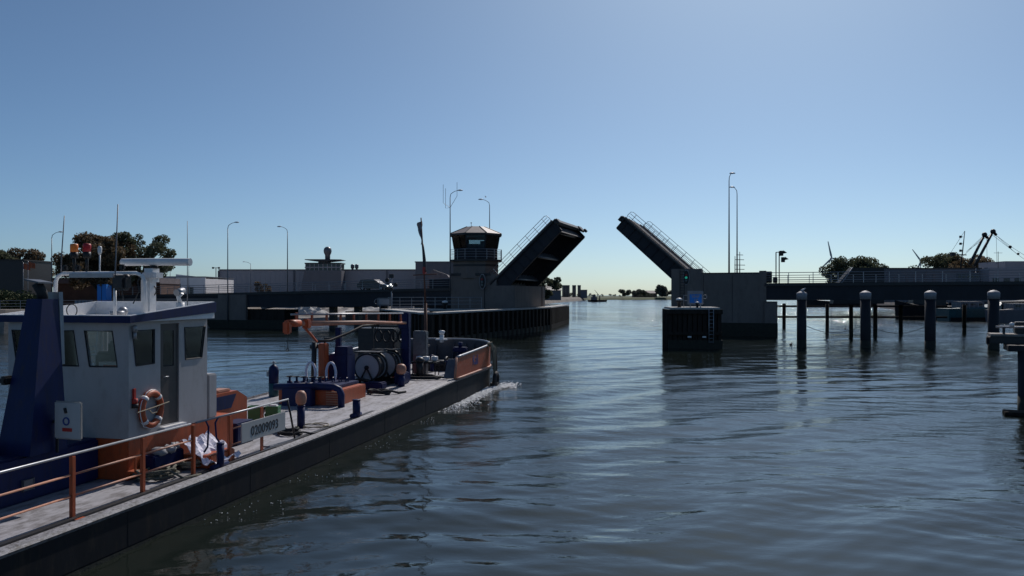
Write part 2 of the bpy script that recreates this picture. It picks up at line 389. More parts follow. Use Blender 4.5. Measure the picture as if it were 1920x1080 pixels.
# ---------------------------------------------------------------- far shore
def far_tree_mass(x0,x1,Y,h,label,n=2600,seed=0):
    a=PX(x0,553,Y).x; b_=PX(x1,553,Y).x; rnd=random.Random(seed)
    t=thing('tree_row',label,'trees',((a+b_)/2,Y,2.2))
    cl=[(rnd.uniform(a,b_)-(a+b_)/2,rnd.uniform(-5,5),h*rnd.uniform(.3,.72),h*rnd.uniform(.2,.34)) for _ in range(int(8+(b_-a)/6))]
    for c in cl[::2]: MB().tube([(c[0],c[1],-.5),(c[0],c[1],c[2])],.25,5,False,.1).build('trunk','bark',t); leaf_crown(n,cl,h*.05,'leaf_far','crown',t); return t
far_tree_mass(1163,1195,820,9.5,'low clump of trees on the far shore left of the open channel end',seed=1)
far_tree_mass(1190,1210,830,9.8,'second clump of trees on the far shore',seed=2)
far_tree_mass(1196,1235,850,6,'low hedge before the far shore',1800,seed=7)
far_tree_mass(1233,1246,815,14,'tall dark clump of trees by the right bridge leaf',seed=3)
far_tree_mass(1244,1262,825,9,'trees fading behind the right pier',seed=4)
far_tree_mass(1060,1110,760,5,'reeds and bushes below the grey silos',1800,seed=5)
far_tree_mass(1110,1165,900,4.2,'thin tree line on the far shore in mid channel',1800,seed=6)
# domed tree and dark roofs behind the left leaf
p=PX(1016,553,330); tree('domed tree between the left bridge leaf and the channel',(p.x,330,2.6),14.5,7.0,'leaf_b',4500,.4,None,seed=21,nclump=34,low=.0)
def gable(name,label,x0,x1,Y,zt,zr,m,depth=18,rm='steel_dark',base=2.0,windows=0,wm='window_dark'):
    a=PX(x0,553,Y).x; b_=PX(x1,553,Y).x; W=b_-a
    t=thing(name,label,'building',((a+b_)/2,Y,base)); 
    MB().box(-W/2,W/2,0,depth,0,zt-base).build('wall',m,t)
    b=MB(); hh=zr-zt
    if hh>.3: b.extr([(-W/2-.3,-.4,zt-base+.003),(W/2+.3,-.4,zt-base+.003),(W/2+.3,depth/2,zr-base),(-W/2-.3,depth/2,zr-base)],(0,0,.25)); b.extr([(-W/2-.3,depth/2,zr-base),(W/2+.3,depth/2,zr-base),(W/2+.3,depth+.4,zt-base),(-W/2-.3,depth+.4,zt-base)],(0,0,.25))
    else: b.box(-W/2-.2,W/2+.2,-.2,depth+.2,zt-base+.003,zt-base+.35)
    b.build('roof',rm,t)
    for i in range(windows):
        cx=-W/2+W*(i+.5)/windows; MB().box(cx-W/windows*.28,cx+W/windows*.28,-.06,.05,(zt-base)*.35,(zt-base)*.7).build('window',wm,t)
    return t
gable('shed','low dark shed with a small light roof behind the left leaf',1017,1052,420,7.0,10.0,'metal_clad_dark')
gable('terraced_houses','long low row of houses on the far shore',1188,1232,900,6.5,9.5,'brick',12,'rust_pink',windows=9)
# silos: three grey tower blocks
for i,(x0,x1) in enumerate(((1054,1068),(1073,1080),(1083,1089))):
    Y=700; a=PX(x0,553,Y).x;b_=PX(x1,553,Y).x; top=PX(0,537 if i else 537,Y).z
    t=thing('silo_tower',['wide grey silo block, leftmost on the horizon','narrow grey silo block in the middle of the three','rightmost narrow grey silo block'][i],'silo',((a+b_)/2,Y,2),0,'grey silo blocks on the horizon')
    b=MB(); nn=2+(i==0)
    for k in range(nn):
        w_=(b_-a)/nn; b.cyl(a+w_*(k+.5)-(a+b_)/2,0,0,top-2,w_*.53,14)
    b.build('cylinder','concrete',t); MB().box(-(b_-a)/2,(b_-a)/2,-1.5,1.5,top-1.997,top-.9).build('roof_deck','metal_clad_dark',t)
gable('hangar','low hall beside the silo blocks',1089,1101,700,9,9,'metal_clad_dark',20)
# workboat with a crane in mid channel
p=PX(1119,563,560); t=thing('crane_barge','distant dark crane barge in the middle of the channel','boat',(p.x,560,0))
MB().prism([(-6,-2.5),(5,-2.5),(6.5,0),(5,2.5),(-6,2.5)],-.3,1.3,[(-6.3,-2.8),(5.6,-2.8),(7.5,0),(5.6,2.8),(-6.3,2.8)]).build('hull','hull_black',t)
b=MB().box(-4,0,-1.8,1.8,1.303,3.4); b.box(-3,-1,-1.4,1.4,3.403,4.8); b.build('deckhouse','rust_pink',t)
MB().tube([(2,0,1.3),(2,0,4)],.35,8).tube([(2,0,4),(-1.6,0,8.3)],.22,6,True,.14).tube([(2,0,4),(3.4,0,5.2)],.18,6).build('crane','steel_dark',t)
# ---------------------------------------------------------------- wind turbines
def turbine(label,x,y,Y,ang,rotor):
    hub=PX(x,y,Y); t=thing('wind_turbine',label,'wind turbine',(hub.x,Y,0),0,'wind turbines on the horizon')
    MB().tube([(0,0,2),(0,0,hub.z-1)],rotor*.045,12,True,rotor*.028).build('tower','turbine',t)
    MB().tube([(0,-rotor*.06,hub.z),(0,rotor*.12,hub.z)],rotor*.045,10).build('nacelle','turbine',t)
    for k in range(3):
        a=R(ang+120*k); d=Vector((math.sin(a),0,math.cos(a))); q=Vector((d.z,0,-d.x)); c=Vector((0,-rotor*.07,hub.z))
        b=MB(); b.extr([c+d*rotor*.03-q*rotor*.03,c+d*rotor*.18-q*rotor*.065,c+d*rotor-q*rotor*.018,c+d*rotor+q*rotor*.018,c+d*rotor*.2+q*rotor*.045,c+d*rotor*.03+q*rotor*.03],(0,rotor*.03,0)); b.build('blade','turbine',t)
turbine('white wind turbine left of the rounded tree',1559,484,620,-13,13.3)
turbine('white wind turbine with one blade pointing up left, half behind the low roofs',1726,489,700,-37,12.5)
# ---------------------------------------------------------------- left bank buildings
def rbox(name,label,cat,x0,x1,Y,yt,m,depth=30,base=2.4,rz=0,group=None):
    a=PX(x0,553,Y).x;b_=PX(x1,553,Y).x;top=PX(0,yt,Y).z;W=b_-a
    t=thing(name,label,cat,((a+b_)/2,Y,base),rz,group)
    return t,W,top-base,m,depth
t,W,h,m,d=rbox('warehouse','long grey metal-clad warehouse behind the left bridge span','warehouse',411,848,250,507,'metal_clad',40)
b=MB(); b.box(-W/2,W/2,0,d,0,h)
for i in range(48): 
    x=-W/2+W*(i+.5)/48; b.box(x-.05,x+.05,-.06,-.002,0,h-.3)
b.build('wall','metal_clad',t)
MB().box(-W/2-.2,W/2+.2,-.2,d,h+.003,h+.35).build('roof_edge','metal_clad_dark',t)
for xx in (-36.5,-13,16,27):
    MB().box(xx-.25,xx+.25,-.35,-.1,0,h-.1).build('downpipe','metal_clad_dark',t)
# projecting office block with canopy
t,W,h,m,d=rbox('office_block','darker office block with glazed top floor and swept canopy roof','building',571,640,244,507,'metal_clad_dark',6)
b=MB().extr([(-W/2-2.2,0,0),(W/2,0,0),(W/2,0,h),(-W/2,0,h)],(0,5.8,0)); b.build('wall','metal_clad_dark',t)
MB().box(-W/2+.3,W/2-.3,.3,5.6,h+.003,h+2.0).build('window_band','window_dark',t)
b=MB()
for i in range(9): x=-W/2+.3+(W-.6)*i/8; b.box(x-.12,x+.12,.1,.29,h+.01,h+2.0)
b.box(-W/2,W/2,.08,.28,h+.8,h+1.1); b.build('window_frame','metal_clad',t)
MB().box(-W/2,W/2,0,5.9,h+2.003,h+2.35).build('fascia','steel_dark',t)
MB().extr([(-W/2+.2,-.6,h+3.2),(-W*.12,-.6,h+2.7),(W*.1,-.6,h+2.7),(W/2,-.6,h+3.2),(W/2,-.6,h+3.33),(W*.1,-.6,h+3.4),(-W*.12,-.6,h+3.4),(-W/2+.2,-.6,h+3.4)],(0,7,0)).build('canopy','steel_dark',t)
MB().box(-W*.14,W*.12,.5,5,h+2.353,h+2.95).build('plant_room','metal_clad_dark',t)
pm=thing('ball_top_mast','pale round-topped mast standing over the office block','mast',(t.location.x+1.2,245,2.4+h+2.7))
MB().lathe(0,0,[(.75,-.6),(.8,2.0),(1.1,2.6),(1.25,3.3),(1.1,4.0),(.6,4.5),(.1,4.6)],16).build('column','steel_grey',pm)
for i,x in enumerate((655,663)):
    p=PX(x,507,250); v=thing('roof_vent',['left of the two roof vents on the warehouse','right of the two roof vents on the warehouse'][i],'vent',(p.x,255,PX(0,507,250).z+.2),0,'warehouse roof vents')
    MB().lathe(0,0,[(.35,-.3),(.35,.5),(.6,.7),(.62,1.6),(.4,1.9),(.1,1.95)],12).build('cowl','steel_grey',v)
# taller grey hall and loading structure to the right of the warehouse
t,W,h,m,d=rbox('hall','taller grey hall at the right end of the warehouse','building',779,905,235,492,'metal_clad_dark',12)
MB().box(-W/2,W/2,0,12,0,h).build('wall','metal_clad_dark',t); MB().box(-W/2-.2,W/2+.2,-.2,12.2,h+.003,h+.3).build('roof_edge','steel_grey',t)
b=MB(); 
for i in range(12): b.box(-W/2+W*i/12,-W/2+W*i/12+.15,-.08,-.003,0,h)
b.build('wall_ribs','steel_grey',t)
t,W,h,m,d=rbox('stone_quarry_plant','pinkish rusty sheds and hoppers beside the control tower','building',800,846,190,505,'rust_pink',8)
b=MB().box(-W/2,W/2,0,6,0,h*.7); b.extr([(-W/2,0,h*.703),(W/2,0,h*.703),(W/2-1.0,0,h*.85),(-W/2+1.4,0,h)],(0,6,0)); b.build('wall','rust_pink',t)
for i in range(7): MB().box(-W/2+W*(i+.3)/7,-W/2+W*(i+.6)/7,-.05,-.003,h*.15,h*.55).build('door','rust',t)
# white office building
t,W,h,m,d=rbox('white_office','white two-storey office with a dark glazed entrance','building',286,386,200,518,'plaster_white',20)
MB().box(-W/2,-W*.05,0,d,0,h).build('side_wall','metal_clad',t)
b=MB().wall((-W*.05+.003,-.4,0),(1,0,0),(0,.35,0),[(0,0),(W*.55,0),(W*.55,h-.3),(0,h+.5)],[[(W*.2,.2),(W*.33,.2),(W*.33,h*.62),(W*.2,h*.62)],[(W*.03,h*.55),(W*.09,h*.55),(W*.09,h*.75),(W*.03,h*.75)]])
b.box(-W*.05+.006,W*.5-.01,.0,d,0,h-.6); b.build('wall','plaster_white',t)
MB().box(W*.15,W*.28,-.2,-.08,.2,h*.62).build('entrance_glass','window_dark',t); MB().box(-W*.02,W*.04,-.2,-.1,h*.55,h*.75).build('window','window_dark',t)
MB().box(-W*.05,W*.505,-.5,d,h-.29,h-.05).build('roof_edge','steel_grey',t)
# dark shed at far left, red-brown wall, container, tanks, blue box
t,W,h,m,d=rbox('dark_shed','dark windowless shed at the left picture edge','shed',-60,45,118,489,'steel_dark',7,2.8)
MB().box(-W/2,W/2,0,7,0,h).build('wall','steel_dark',t); MB().box(-W/2-.1,W/2+.1,-.1,7.1,h+.003,h+.2).build('roof_edge','black',t)
t,W,h,m,d=rbox('garden_wall','long low brown brick building behind the barge roof','building',100,300,135,521,'brick',8,2.8)
MB().box(-W/2,W/2,0,8,0,h*.8).build('wall','brick',t); MB().box(-W/2-.1,W/2+.1,-.3,8,h*.803,h).build('roof','rust_pink',t)
t,W,h,m,d=rbox('water_tank','pale ribbed liquid tank on the left quay','tank',137,170,118,545,'galv',2,2.9)
b=MB()
for i in range(5): b.cyl(-W/2+W*(i+.5)/5,.5,0,1.15,W/10*1.02,12)
b.build('tank_bodies','galv',t); MB().box(-W/2,W/2,.1,1,-.1,.02).build('pallet','rust',t)
t,W,h,m,d=rbox('blue_container','small blue container on the left quay','container',182,199,117,533,'sign_blue',2,2.9)
MB().box(-W/2,W/2,0,1.6,0,h,.03).build('body','sign_blue',t); MB().box(-.03,.03,-.04,-.003,.1,h-.1).build('door_seam','black',t)
# orange flags far left
for i,(x,y) in enumerate(((50,500),(59,497))):
    p=PX(x,y,116); f=thing('flag_pole',['left of two small orange flags on the left quay','right of two small orange flags on the left quay'][i],'flag',(p.x-.5,116,2.8),0,'orange flags on the left quay')
    MB().tube([(0,0,0),(0,0,p.z-2.2)],.04,6).build('pole','galv',f)
    me=MB(); n=8
    vs=[[me.b.verts.new((k/n*1.0,.12*math.sin(k*1.1),p.z-2.3-j*.8-.25*k/n)) for k in range(n+1)] for j in (0,1)]
    for k in range(n): me.b.faces.new((vs[0][k],vs[0][k+1],vs[1][k+1],vs[1][k]))
    fo=me.build('cloth','orange',f); sm=fo.modifiers.new('s','SOLIDIFY'); sm.thickness=.01
# quay railing on the left bank
r=thing('quay_railing','thin steel railing along the left quay behind the barge roof','railing',(0,0,0))
b=MB(); a0=Vector((-70,101,2.9)); a1=Vector((-44,119,2.9))
for i in range(15): q=a0.lerp(a1,i/14); b.tube([q,q+Vector((0,0,1.15))],.035,5)
b.build('post','galv',r)
for hz in (.4,.78,1.15): MB().tube([a0+Vector((0,0,hz)),a1+Vector((0,0,hz))],.03,5).build('rail','galv',r)
# street lamps
def lamp(label,base,h,side,arm=1.3,group='street lamps along the bridge road',r=.11,head='gull',extra=None):
    t=thing('street_lamp',label,'street lamp',base,0,group)
    MB().tube([(0,0,0),(0,0,h*.45),(0,0,h-.9)],r,8,True,r*.45).build('pole','steel_grey',t)
    MB().tube([(0,0,h-.9),(side*.1,0,h-.45),(side*arm*.45,0,h-.12),(side*arm*.8,0,h)],r*.42,6,True,r*.3).build('arm','steel_grey',t)
    b=MB(); b.lathe(0,0,[(.02,-.12),(.17,-.08),(.2,0),(.12,.1),(.02,.14)],10,M4=Matrix.Translation((side*arm,0,h+.02))@Matrix.Diagonal((1.9,.9,.8,1))); b.build('head','white',t)
    return t
# ---------------------------------------------------------------- bridge
TH=R(18.6); BO=Vector((30.2,92,0)); BU=Vector((math.cos(TH),-math.sin(TH),0)); BV=Vector((math.sin(TH),math.cos(TH),0)); W_=13.5
def BW(u,v,z=0): return BO+BU*u+BV*v+Vector((0,0,z))
def bthing(name,label,cat,u,v,z=0,group=None): return thing(name,label,cat,BW(u,v,z),-TH,group)
# right pier
t=bthing('bridge_pier','dark concrete bridge pier under the right bascule leaf','bridge pier',0,0,0,'bridge piers')
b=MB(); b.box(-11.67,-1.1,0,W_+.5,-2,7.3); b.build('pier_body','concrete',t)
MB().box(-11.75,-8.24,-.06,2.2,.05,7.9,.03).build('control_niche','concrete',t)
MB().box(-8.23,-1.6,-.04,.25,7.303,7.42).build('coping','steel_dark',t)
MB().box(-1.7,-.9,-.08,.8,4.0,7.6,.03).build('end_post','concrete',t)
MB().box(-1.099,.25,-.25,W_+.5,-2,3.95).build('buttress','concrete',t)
MB().box(-11.8,.35,-.3,-.01,-1,1.55).build('waterline_band','algae',t)
b=MB(); 
for u in (-10.7,-10.2): b.tube([(u,-.16,3.2),(u,-.16,7.8)],.03,5)
for k in range(14): b.tube([(-10.7,-.16,3.4+k*.32),(-10.2,-.16,3.4+k*.32)],.02,4)
b.build('ladder','steel_dark',t)
# panel seams
b=MB()
for u in (-8.0,-4.7): b.box(u-.02,u+.02,-.03,-.003,1.7,7.2)
b.build('joint','black',t)
# left pier
t=bthing('bridge_pier','dark concrete bridge pier below the control tower','bridge pier',-31.6,0,0,'bridge piers')
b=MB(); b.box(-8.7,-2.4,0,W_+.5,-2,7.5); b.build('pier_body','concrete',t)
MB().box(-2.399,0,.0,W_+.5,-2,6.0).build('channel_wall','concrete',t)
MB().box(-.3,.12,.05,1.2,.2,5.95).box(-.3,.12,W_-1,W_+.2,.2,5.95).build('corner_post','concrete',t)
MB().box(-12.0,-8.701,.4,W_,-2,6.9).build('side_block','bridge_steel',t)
MB().box(-8.8,-3.2,-.12,.001,7.3,7.62).build('coping','steel_dark',t)
MB().box(-9,.0,-.2,-.01,-1,1.4).build('waterline_band','algae',t)
MB().box(-4.05,-3.95,-.05,-.003,2,7.3).build('joint','black',t)
# leaves
def leaf(label,tip_u,tip_z,dirn,ang):
    # local x runs from the tip back to the hinge along the deck; local z = deck normal
    L=11.6
    t=thing('bascule_leaf',label,'bridge leaf',BW(tip_u,0,tip_z),0,'raised bascule leaves')
    xd=Vector((-dirn*math.cos(R(ang)),0,-math.sin(R(ang)))); zd=Vector((-dirn*math.sin(R(ang)),0,math.cos(R(ang)))); yd=Vector((0,1,0))
    if xd.cross(yd).dot(zd)<0: pass
    rot=Matrix.Rotation(-TH,4,'Z'); m=Matrix.Identity(4)
    for i in range(3): m[i][0]=xd[i]; m[i][1]=yd[i]; m[i][2]=zd[i]
    mm=Matrix.Translation(BW(tip_u,0,tip_z))@rot@m
    t.matrix_world=Matrix.Translation(BW(tip_u,0,tip_z))@rot
    def B(mb,name,mt):
        bmesh.ops.transform(mb.b,matrix=m,verts=mb.b.verts); return mb.build(name,mt,t)
    for y0 in (.35,W_-.75):
        mb=MB(); mb.extr([(0,y0,-.165),(L,y0,-.165),(L,y0,-1.9),(.12,y0,-1.62)],(0,.12,0)); mb.extr([(.1,y0-.16,-1.62),(L,y0-.16,-1.9),(L,y0-.16,-1.97),(.1,y0-.16,-1.69)],(0,.44,0)); mb.box(.0,.08,y0-.14,y0+.26,-1.62,-.17); 
        for k in range(9): mb.box(.6+k*1.25,.68+k*1.25,y0-.14,y0-.002,-1.6,-.17)
        B(mb,'girder','bridge_steel')
    mb=MB()
    for k in range(9): mb.box(.4,L,1.6+k*1.32,1.66+k*1.32,-.55,-.165)
    mb.box(.38,.46,.5,W_-.7,-1.5,-.165)
    B(mb,'stringers','bridge_steel')
    for x in (.9,5.0,9.2):
        mb=MB(); mb.tube([(x,.5,-1.3 if x>1 else -.95),(x,W_-.7,-1.3 if x>1 else -.95)],.17,10); mb.box(x-.06,x+.06,.5,W_-.7,-1.25 if x>1 else -.9,-.2); B(mb,'crossbeam','steel_grey')
    B(MB().box(0,L,0,W_,-.16,0),'deck_plate','asphalt')
    for ya,yb in ((0,.3),(W_-.3,W_),(2.3,2.5),(W_-2.5,W_-2.3)): B(MB().box(.05,L,ya,yb,.003,.16),'kerb','concrete')
    B(MB().box(-.35,.1,.2,W_-.2,-.5,.02).box(-.5,-.2,.2,1.6,-.75,-.1).box(-.5,-.2,W_-1.8,W_-.1,-.95,-.1),'tip_lip','steel_dark')
    for y in (.12,W_-.12):
        mb=MB()
        for k in range(8): mb.tube([(.9+k*1.5,y,.1),(.9+k*1.5,y,1.15)],.035,5)
        for z in (.45,.8): mb.tube([(.25,y,z),(L,y,z)],.03,5)
        mb.tube([(.25,y,.12),(.1,y,.45),(.15,y,1.0),(.4,y,1.17),(L,y,1.17)],.035,6)
        B(mb,'railing','galv')
    B(MB().box(-.75,-.4,W_-.5,W_+.1,-1.2,-.7,.05).tube([(-.1,W_-.3,-.8),(-.6,W_-.2,-.9)],.06,6),'navigation_light','steel_dark')
    return t
leaf('raised left bascule leaf showing its dark underside beside the control tower',-26.5,14.15,1,43.6)
leaf('raised right bascule leaf showing its deck side above the green light',-17.4,14.25,-1,41.5)
# spans
def span(label,u0,u1,z0t,z1t,z0b,z1b,extra):
    t=bthing('bridge_span',label,'bridge span',u0,0,0,'fixed bridge spans'); L=u1-u0
    for y in (0,W_-.4):
        b=MB(); b.extr([(0,y,z0b),(L,y,z1b),(L,y,z1t-.35),(0,y,z0t-.35)],(0,.4,0)); b.build('girder','bridge_steel',t)
        b=MB(); b.extr([(0,y-.18,z0t-.345),(L,y-.18,z1t-.345),(L,y-.18,z1t),(0,y-.18,z0t)],(0,.7,0)); b.build('edge_beam','steel_dark',t)
        b=MB(); n=int(L/2.6)
        for k in range(n+1):
            f=k/n; x=f*L+.001; zz=z0t+(z1t-z0t)*f; b.tube([(x,y+.1,zz),(x,y+.1,zz+1.2)],.04,5)
        b.build('railing_posts','galv',t)
        for q in (.35,.62,.9,1.2): MB().tube([(0,y+.1,z0t+q),(L,y+.1,z1t+q)],.028 if q<1.2 else .04,5).build('rail','galv',t)
    MB().extr([(0,.402,z0t-.3),(L,.402,z1t-.3),(L,.402,z1t-.06),(0,.402,z0t-.06)],(0,W_-.81,0)).build('road_deck','asphalt',t)
    b=MB()
    for k in range(int(L/5)): x=3+k*5; b.box(x,x+.3,.41,W_-.41,z0b+.3+(z1b-z0b)*x/L,z0t-.5)
    b.build('cross_girders','bridge_steel',t)
    return t
span('right fixed bridge span carrying steel railings',-1.1,75,6.15,6.4,4.2,4.4,0)
span('left fixed bridge span with a car driving on it',-98,-40.31,4.7,5.72,2.75,3.35,0)
# left abutment
t=bthing('abutment','dark concrete abutment under the left end of the bridge','abutment',-84,-.2)
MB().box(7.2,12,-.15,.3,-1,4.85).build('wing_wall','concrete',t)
MB().box(0,18,.55,4,-2,2.72).build('bearing_wall','timber_dark',t)  # dark timber material paints the shadow under the span onto this wall
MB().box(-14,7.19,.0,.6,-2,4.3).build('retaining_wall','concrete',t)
MB().box(-14,20.6,-.22,-.16,-1,1.2).box(12.01,18.1,.4,.549,-1,1.2).build('waterline_band','algae',t)
# supports below the left span near the bank
t=bthing('bridge_trestle','short grey support posts under the left span on the rubble bank','support',-60,3)
for k in range(3): MB().box(k*4-.4,k*4+.4,0,1,-1,3.4).build('post','steel_dark',t)
# rubble heaps beneath the span
def heap(label,x,Y,w,h,m='earth',base=2.0,seed=0):
    rnd=random.Random(seed); p=PX(x,553,Y); b=MB(); N=18
    vs=[]
    for i in range(N+1):
        row=[]
        for j in range(N//2+1):
            fx=i/N*2-1; fy=j/(N//2)*2-1; r=max(0,1-abs(fx)**1.7)*max(0,1-abs(fy)**1.6)
            row.append(b.b.verts.new((fx*w,fy*w*.6,h*r*(.8+.3*rnd.random())+rnd.uniform(-.12,.12)*h)))
        vs.append(row)
    for i in range(N):
        for j in range(N//2): b.b.faces.new((vs[i][j],vs[i+1][j],vs[i+1][j+1],vs[i][j+1]))
    o=b.build('rubble_heap',m,loc=(p.x,Y,base)); return tag(o,label,'rubble heap','rubble heaps under the left span')
heap('grey rubble heap under the bridge left of the trestle',575,158,4.5,1.9,'concrete_light',.9,1)
heap('long rubble heap between the trestle and the white blocks',690,162,6.5,1.5,'concrete_light',.9,2)
heap('low rubble heap at the left end of the bank',628,170,7,1.3,'beach',.9,3)
heap('rubble heap behind the barge crane',735,168,5,1.4,'beach',.9,4)
for i,x in enumerate((741,755,769)):
    p=PX(x,583,135); o=MB().box(-.62,.62,-.4,.4,0,1.05,.05).build('concrete_block','concrete_light',loc=(p.x,135,1.75+.35)); tag(o,['left of three pale concrete blocks behind the fender walkway','middle of three pale concrete blocks behind the fender walkway','right of three pale concrete blocks behind the fender walkway'][i],'block','pale concrete blocks')
tag(MB().box(-8,8,-3,3,-2,2.09).build('quay_platform','concrete',loc=(-19.5,135,0)),kind='structure')
# fender guide wall left
def fender(label,pts,z,depth=1.0,spacing=1.5):
    t=thing('timber_fender',label,'fender',(pts[0][0],pts[0][1],0),0,'timber fenders'); o=Vector((pts[0][0],pts[0][1],0))
    P=[Vector((p[0],p[1],0))-o for p in pts]
    pl=MB();wl=MB();cp=MB();bk=MB();al=MB()
    for a,c in zip(P[:-1],P[1:]):
        d=(c-a); L=d.length; d.normalize(); n=Vector((d.y,-d.x,0))  # faces the camera/channel side
        k=max(1,int(L/spacing))
        for i in range(k+1):
            q=a+d*(L*i/k)+n*.25; s=.30
            pl.extr([q-d*s-n*s,q+d*s-n*s,q+d*s+n*s,q-d*s+n*s],(0,0,z-.25)); 
        for zz in (.75,z-.45):
            wl.extr([a+n*.0+Vector((0,0,zz)),c+n*.0+Vector((0,0,zz)),c+n*.0+Vector((0,0,zz+.28)),a+n*.0+Vector((0,0,zz+.28))],n*.30)
        cp.extr([a-n*depth+Vector((0,0,z-.16)),c-n*depth+Vector((0,0,z-.16)),c+n*.55+Vector((0,0,z-.16)),a+n*.55+Vector((0,0,z-.16))],(0,0,.16))
        bk.extr([a-n*.3+Vector((0,0,-1)),c-n*.3+Vector((0,0,-1)),c-n*.3+Vector((0,0,z-.17)),a-n*.3+Vector((0,0,z-.17))],n*.45)
        al.extr([a+n*.0+Vector((0,0,-1)),c+n*.0+Vector((0,0,-1)),c+Vector((0,0,.6)),a+Vector((0,0,.6))],n*.5)
    pl.build('posts','timber_dark',t); wl.build('waling','timber_dark',t); cp.build('coping','concrete_light',t); bk.build('sheet_wall','steel_dark',t); al.build('waterline_band','algae',t)
    return t
fender('long ribbed timber fender wall leading along the left pier',[(-15.4,97),(-8,76),(1.25,101),(4.9,112),(9.3,138)],3.12)
# right fender block
t=thing('fender_block','dark timber fender block with white capping before the right pier','fender',(14.05,72,0),R(-4),'timber fenders')
Wd=4.75; z=3.7
MB().box(0.05,Wd-.05,.3,4.5,-2,z-.35).build('core','steel_dark',t)
b=MB()
for k in range(11): b.box(.0+k*.44,.32+k*.44,-.05,.295,-1,z-.2)
for k in range(4): b.box(-.1,.045,.3+k*1.0,.62+k*1.0,-1,z-.2)
b.build('fender_planks','timber_dark',t)
MB().box(-.35,Wd+.05,-.3,-.06,z-.62,z-.22,.03).box(-.3,Wd,-.28,-.06,1.2,1.5,.03).build('waling','timber_dark',t)
MB().box(.2,Wd-.2,-.28,4.6,z-.199,z-.02).build('coping','concrete_light',t)
b=MB().box(.0,Wd+.02,-.33,-.061,-1,.75); b.build('waterline_band','algae',t)
b=MB(); 
for x in (3.55,3.95): b.tube([(x,-.42,.5),(x,-.42,z-.1)],.035,6)
for k in range(9): b.tube([(3.55,-.42,.6+k*.33),(3.95,-.42,.6+k*.33)],.025,5)
b.build('ladder','galv',t)
for x in (1.85,3.15): MB().box(x-.17,x+.17,-.36,-.335,.98,1.12).build('reflector','white',t)
for (x,y_,s) in ((1.15,1.2,.28),(2.6,.1,.17)):
    t2=thing('mooring_bollard','larger round-topped bollard at the channel corner of the fender block' if s>.2 else 'small white-topped bollard in front of the blue sign','bollard',t.matrix_world@Vector((x,y_,z-.02)) if False else Matrix.Translation(t.location)@Matrix.Rotation(R(-4),4,'Z')@Vector((x,y_,z-.02)),0,'bollards on the fender block')
    MB().lathe(0,0,[(s*.6,0),(s*.55,s*1.4),(s,s*1.7),(s*1.1,s*2.3)],14).build('post','black',t2)
    MB().lathe(0,0,[(s*1.12,s*2.303),(s*.95,s*2.8),(s*.4,s*3.0),(.01,s*3.03)],14).build('cap','white',t2)
# blue radio channel sign
p=PX(1304,560,73); t=thing('channel_sign','blue VHF 18 sign in a white frame on the fender block','sign',(p.x,73,3.68),R(-4))
MB().box(-.72,.72,0,.06,.25,1.5,.04).build('board','cap_grey',t); MB().box(-.52,.56,-.03,-.003,.4,1.18).build('blue_panel','sign_blue',t)
MB().box(-.5,-.42,.02,.08,0,.25).box(.42,.5,.02,.08,0,.25).build('legs','galv',t)
MB().torus((.86,.03,.95),.17,.03,'y').build('side_ring','cap_grey',t)
MB().tube([(-1.05,.03,0),(-1.05,.03,1.1)],.03,6).tube([(-1.05,.03,1.08),(-.7,.03,1.08)],.025,6).tube([(-1.05,.03,.6),(-.7,.03,.6)],.025,6).build('bracket','galv',t)
text('lettering','VHF',.40,'cap_grey',t,face_mtx((.0,-.034,.96),(1,0,0),(0,0,1)),sx=1.0,bold=.006)
text('lettering','18',.40,'cap_grey',t,face_mtx((.02,-.034,.6),(1,0,0),(0,0,1)),bold=.006)
# ship signals
def ship_signal(label,x,y,Y,green):
    p=PX(x,y,Y); t=thing('ship_signal',label,'signal light',p,-TH,'ship signals on the piers'); s=Y/1500
    oval=lambda rx,rz,y0,y1:[(rx*s*math.cos(a*PI/12),y0,rz*s*math.sin(a*PI/12)) for a in range(24)]
    MB().extr(oval(6.3,14.5,-.02,0),(0,-.1,0)).build('rim','cap_grey',t); MB().extr(oval(5.0,13,-.123,0),(0,-.05,0)).build('backplate','black',t)
    MB().tube([(0,-.174,4.2*s),(0,-.30,4.2*s)],2.2*s,12).build('lamp','lamp_red',t)
    MB().tube([(0,-.174,-.6*s),(0,-.30,-.6*s)],2.3*s,12).build('lamp','lamp_green' if green else 'lamp_off',t)
    MB().tube([(0,-.174,-6*s),(0,-.30,-6*s)],2.2*s,12).build('lamp','lamp_off',t)
    return t
ship_signal('oval ship signal lit green on the right pier',1287,520,PX(1287,520,95.2).y,True)
ship_signal('unlit oval ship signal on the pier below the control tower',905,528,102.9,False)
# ---------------------------------------------------------------- control tower
cx=892; Yc=106.6; C0=PX(cx,553,Yc); t=thing('control_tower','octagonal bridge control tower with slanted windows on the left pier','control tower',(C0.x,Yc,0),math.atan2(-C0.x,Yc)*0+R(3))
def octo(r,ph=22.5,sx=1): return [(r*math.cos(R(ph+45*k))*sx,r*math.sin(R(ph+45*k))) for k in range(8)]
q=1.082
MB().prism(octo(2.95*q),7.0,9.2).build('shaft','concrete',t)
MB().prism(octo(3.0*q),8.55,8.8).build('shaft_band','steel_dark',t)
MB().prism(octo(3.45*q),9.2,9.45).build('gallery_floor','steel_dark',t)
g=MB()
R0=3.4*q; o8=octo(R0)
for i in range(8):
    a=Vector((*o8[i],0));c=Vector((*o8[(i+1)%8],0)); g.tube([a+Vector((0,0,9.45)),a+Vector((0,0,10.75))],.035,5)
    mid=(a+c)/2; g.tube([mid+Vector((0,0,9.45)),mid+Vector((0,0,10.75))],.03,5)
    for zz in (9.75,10.1,10.42,10.75): g.tube([a+Vector((0,0,zz)),c+Vector((0,0,zz))],.028,5)
g.build('gallery_railing','galv',t)
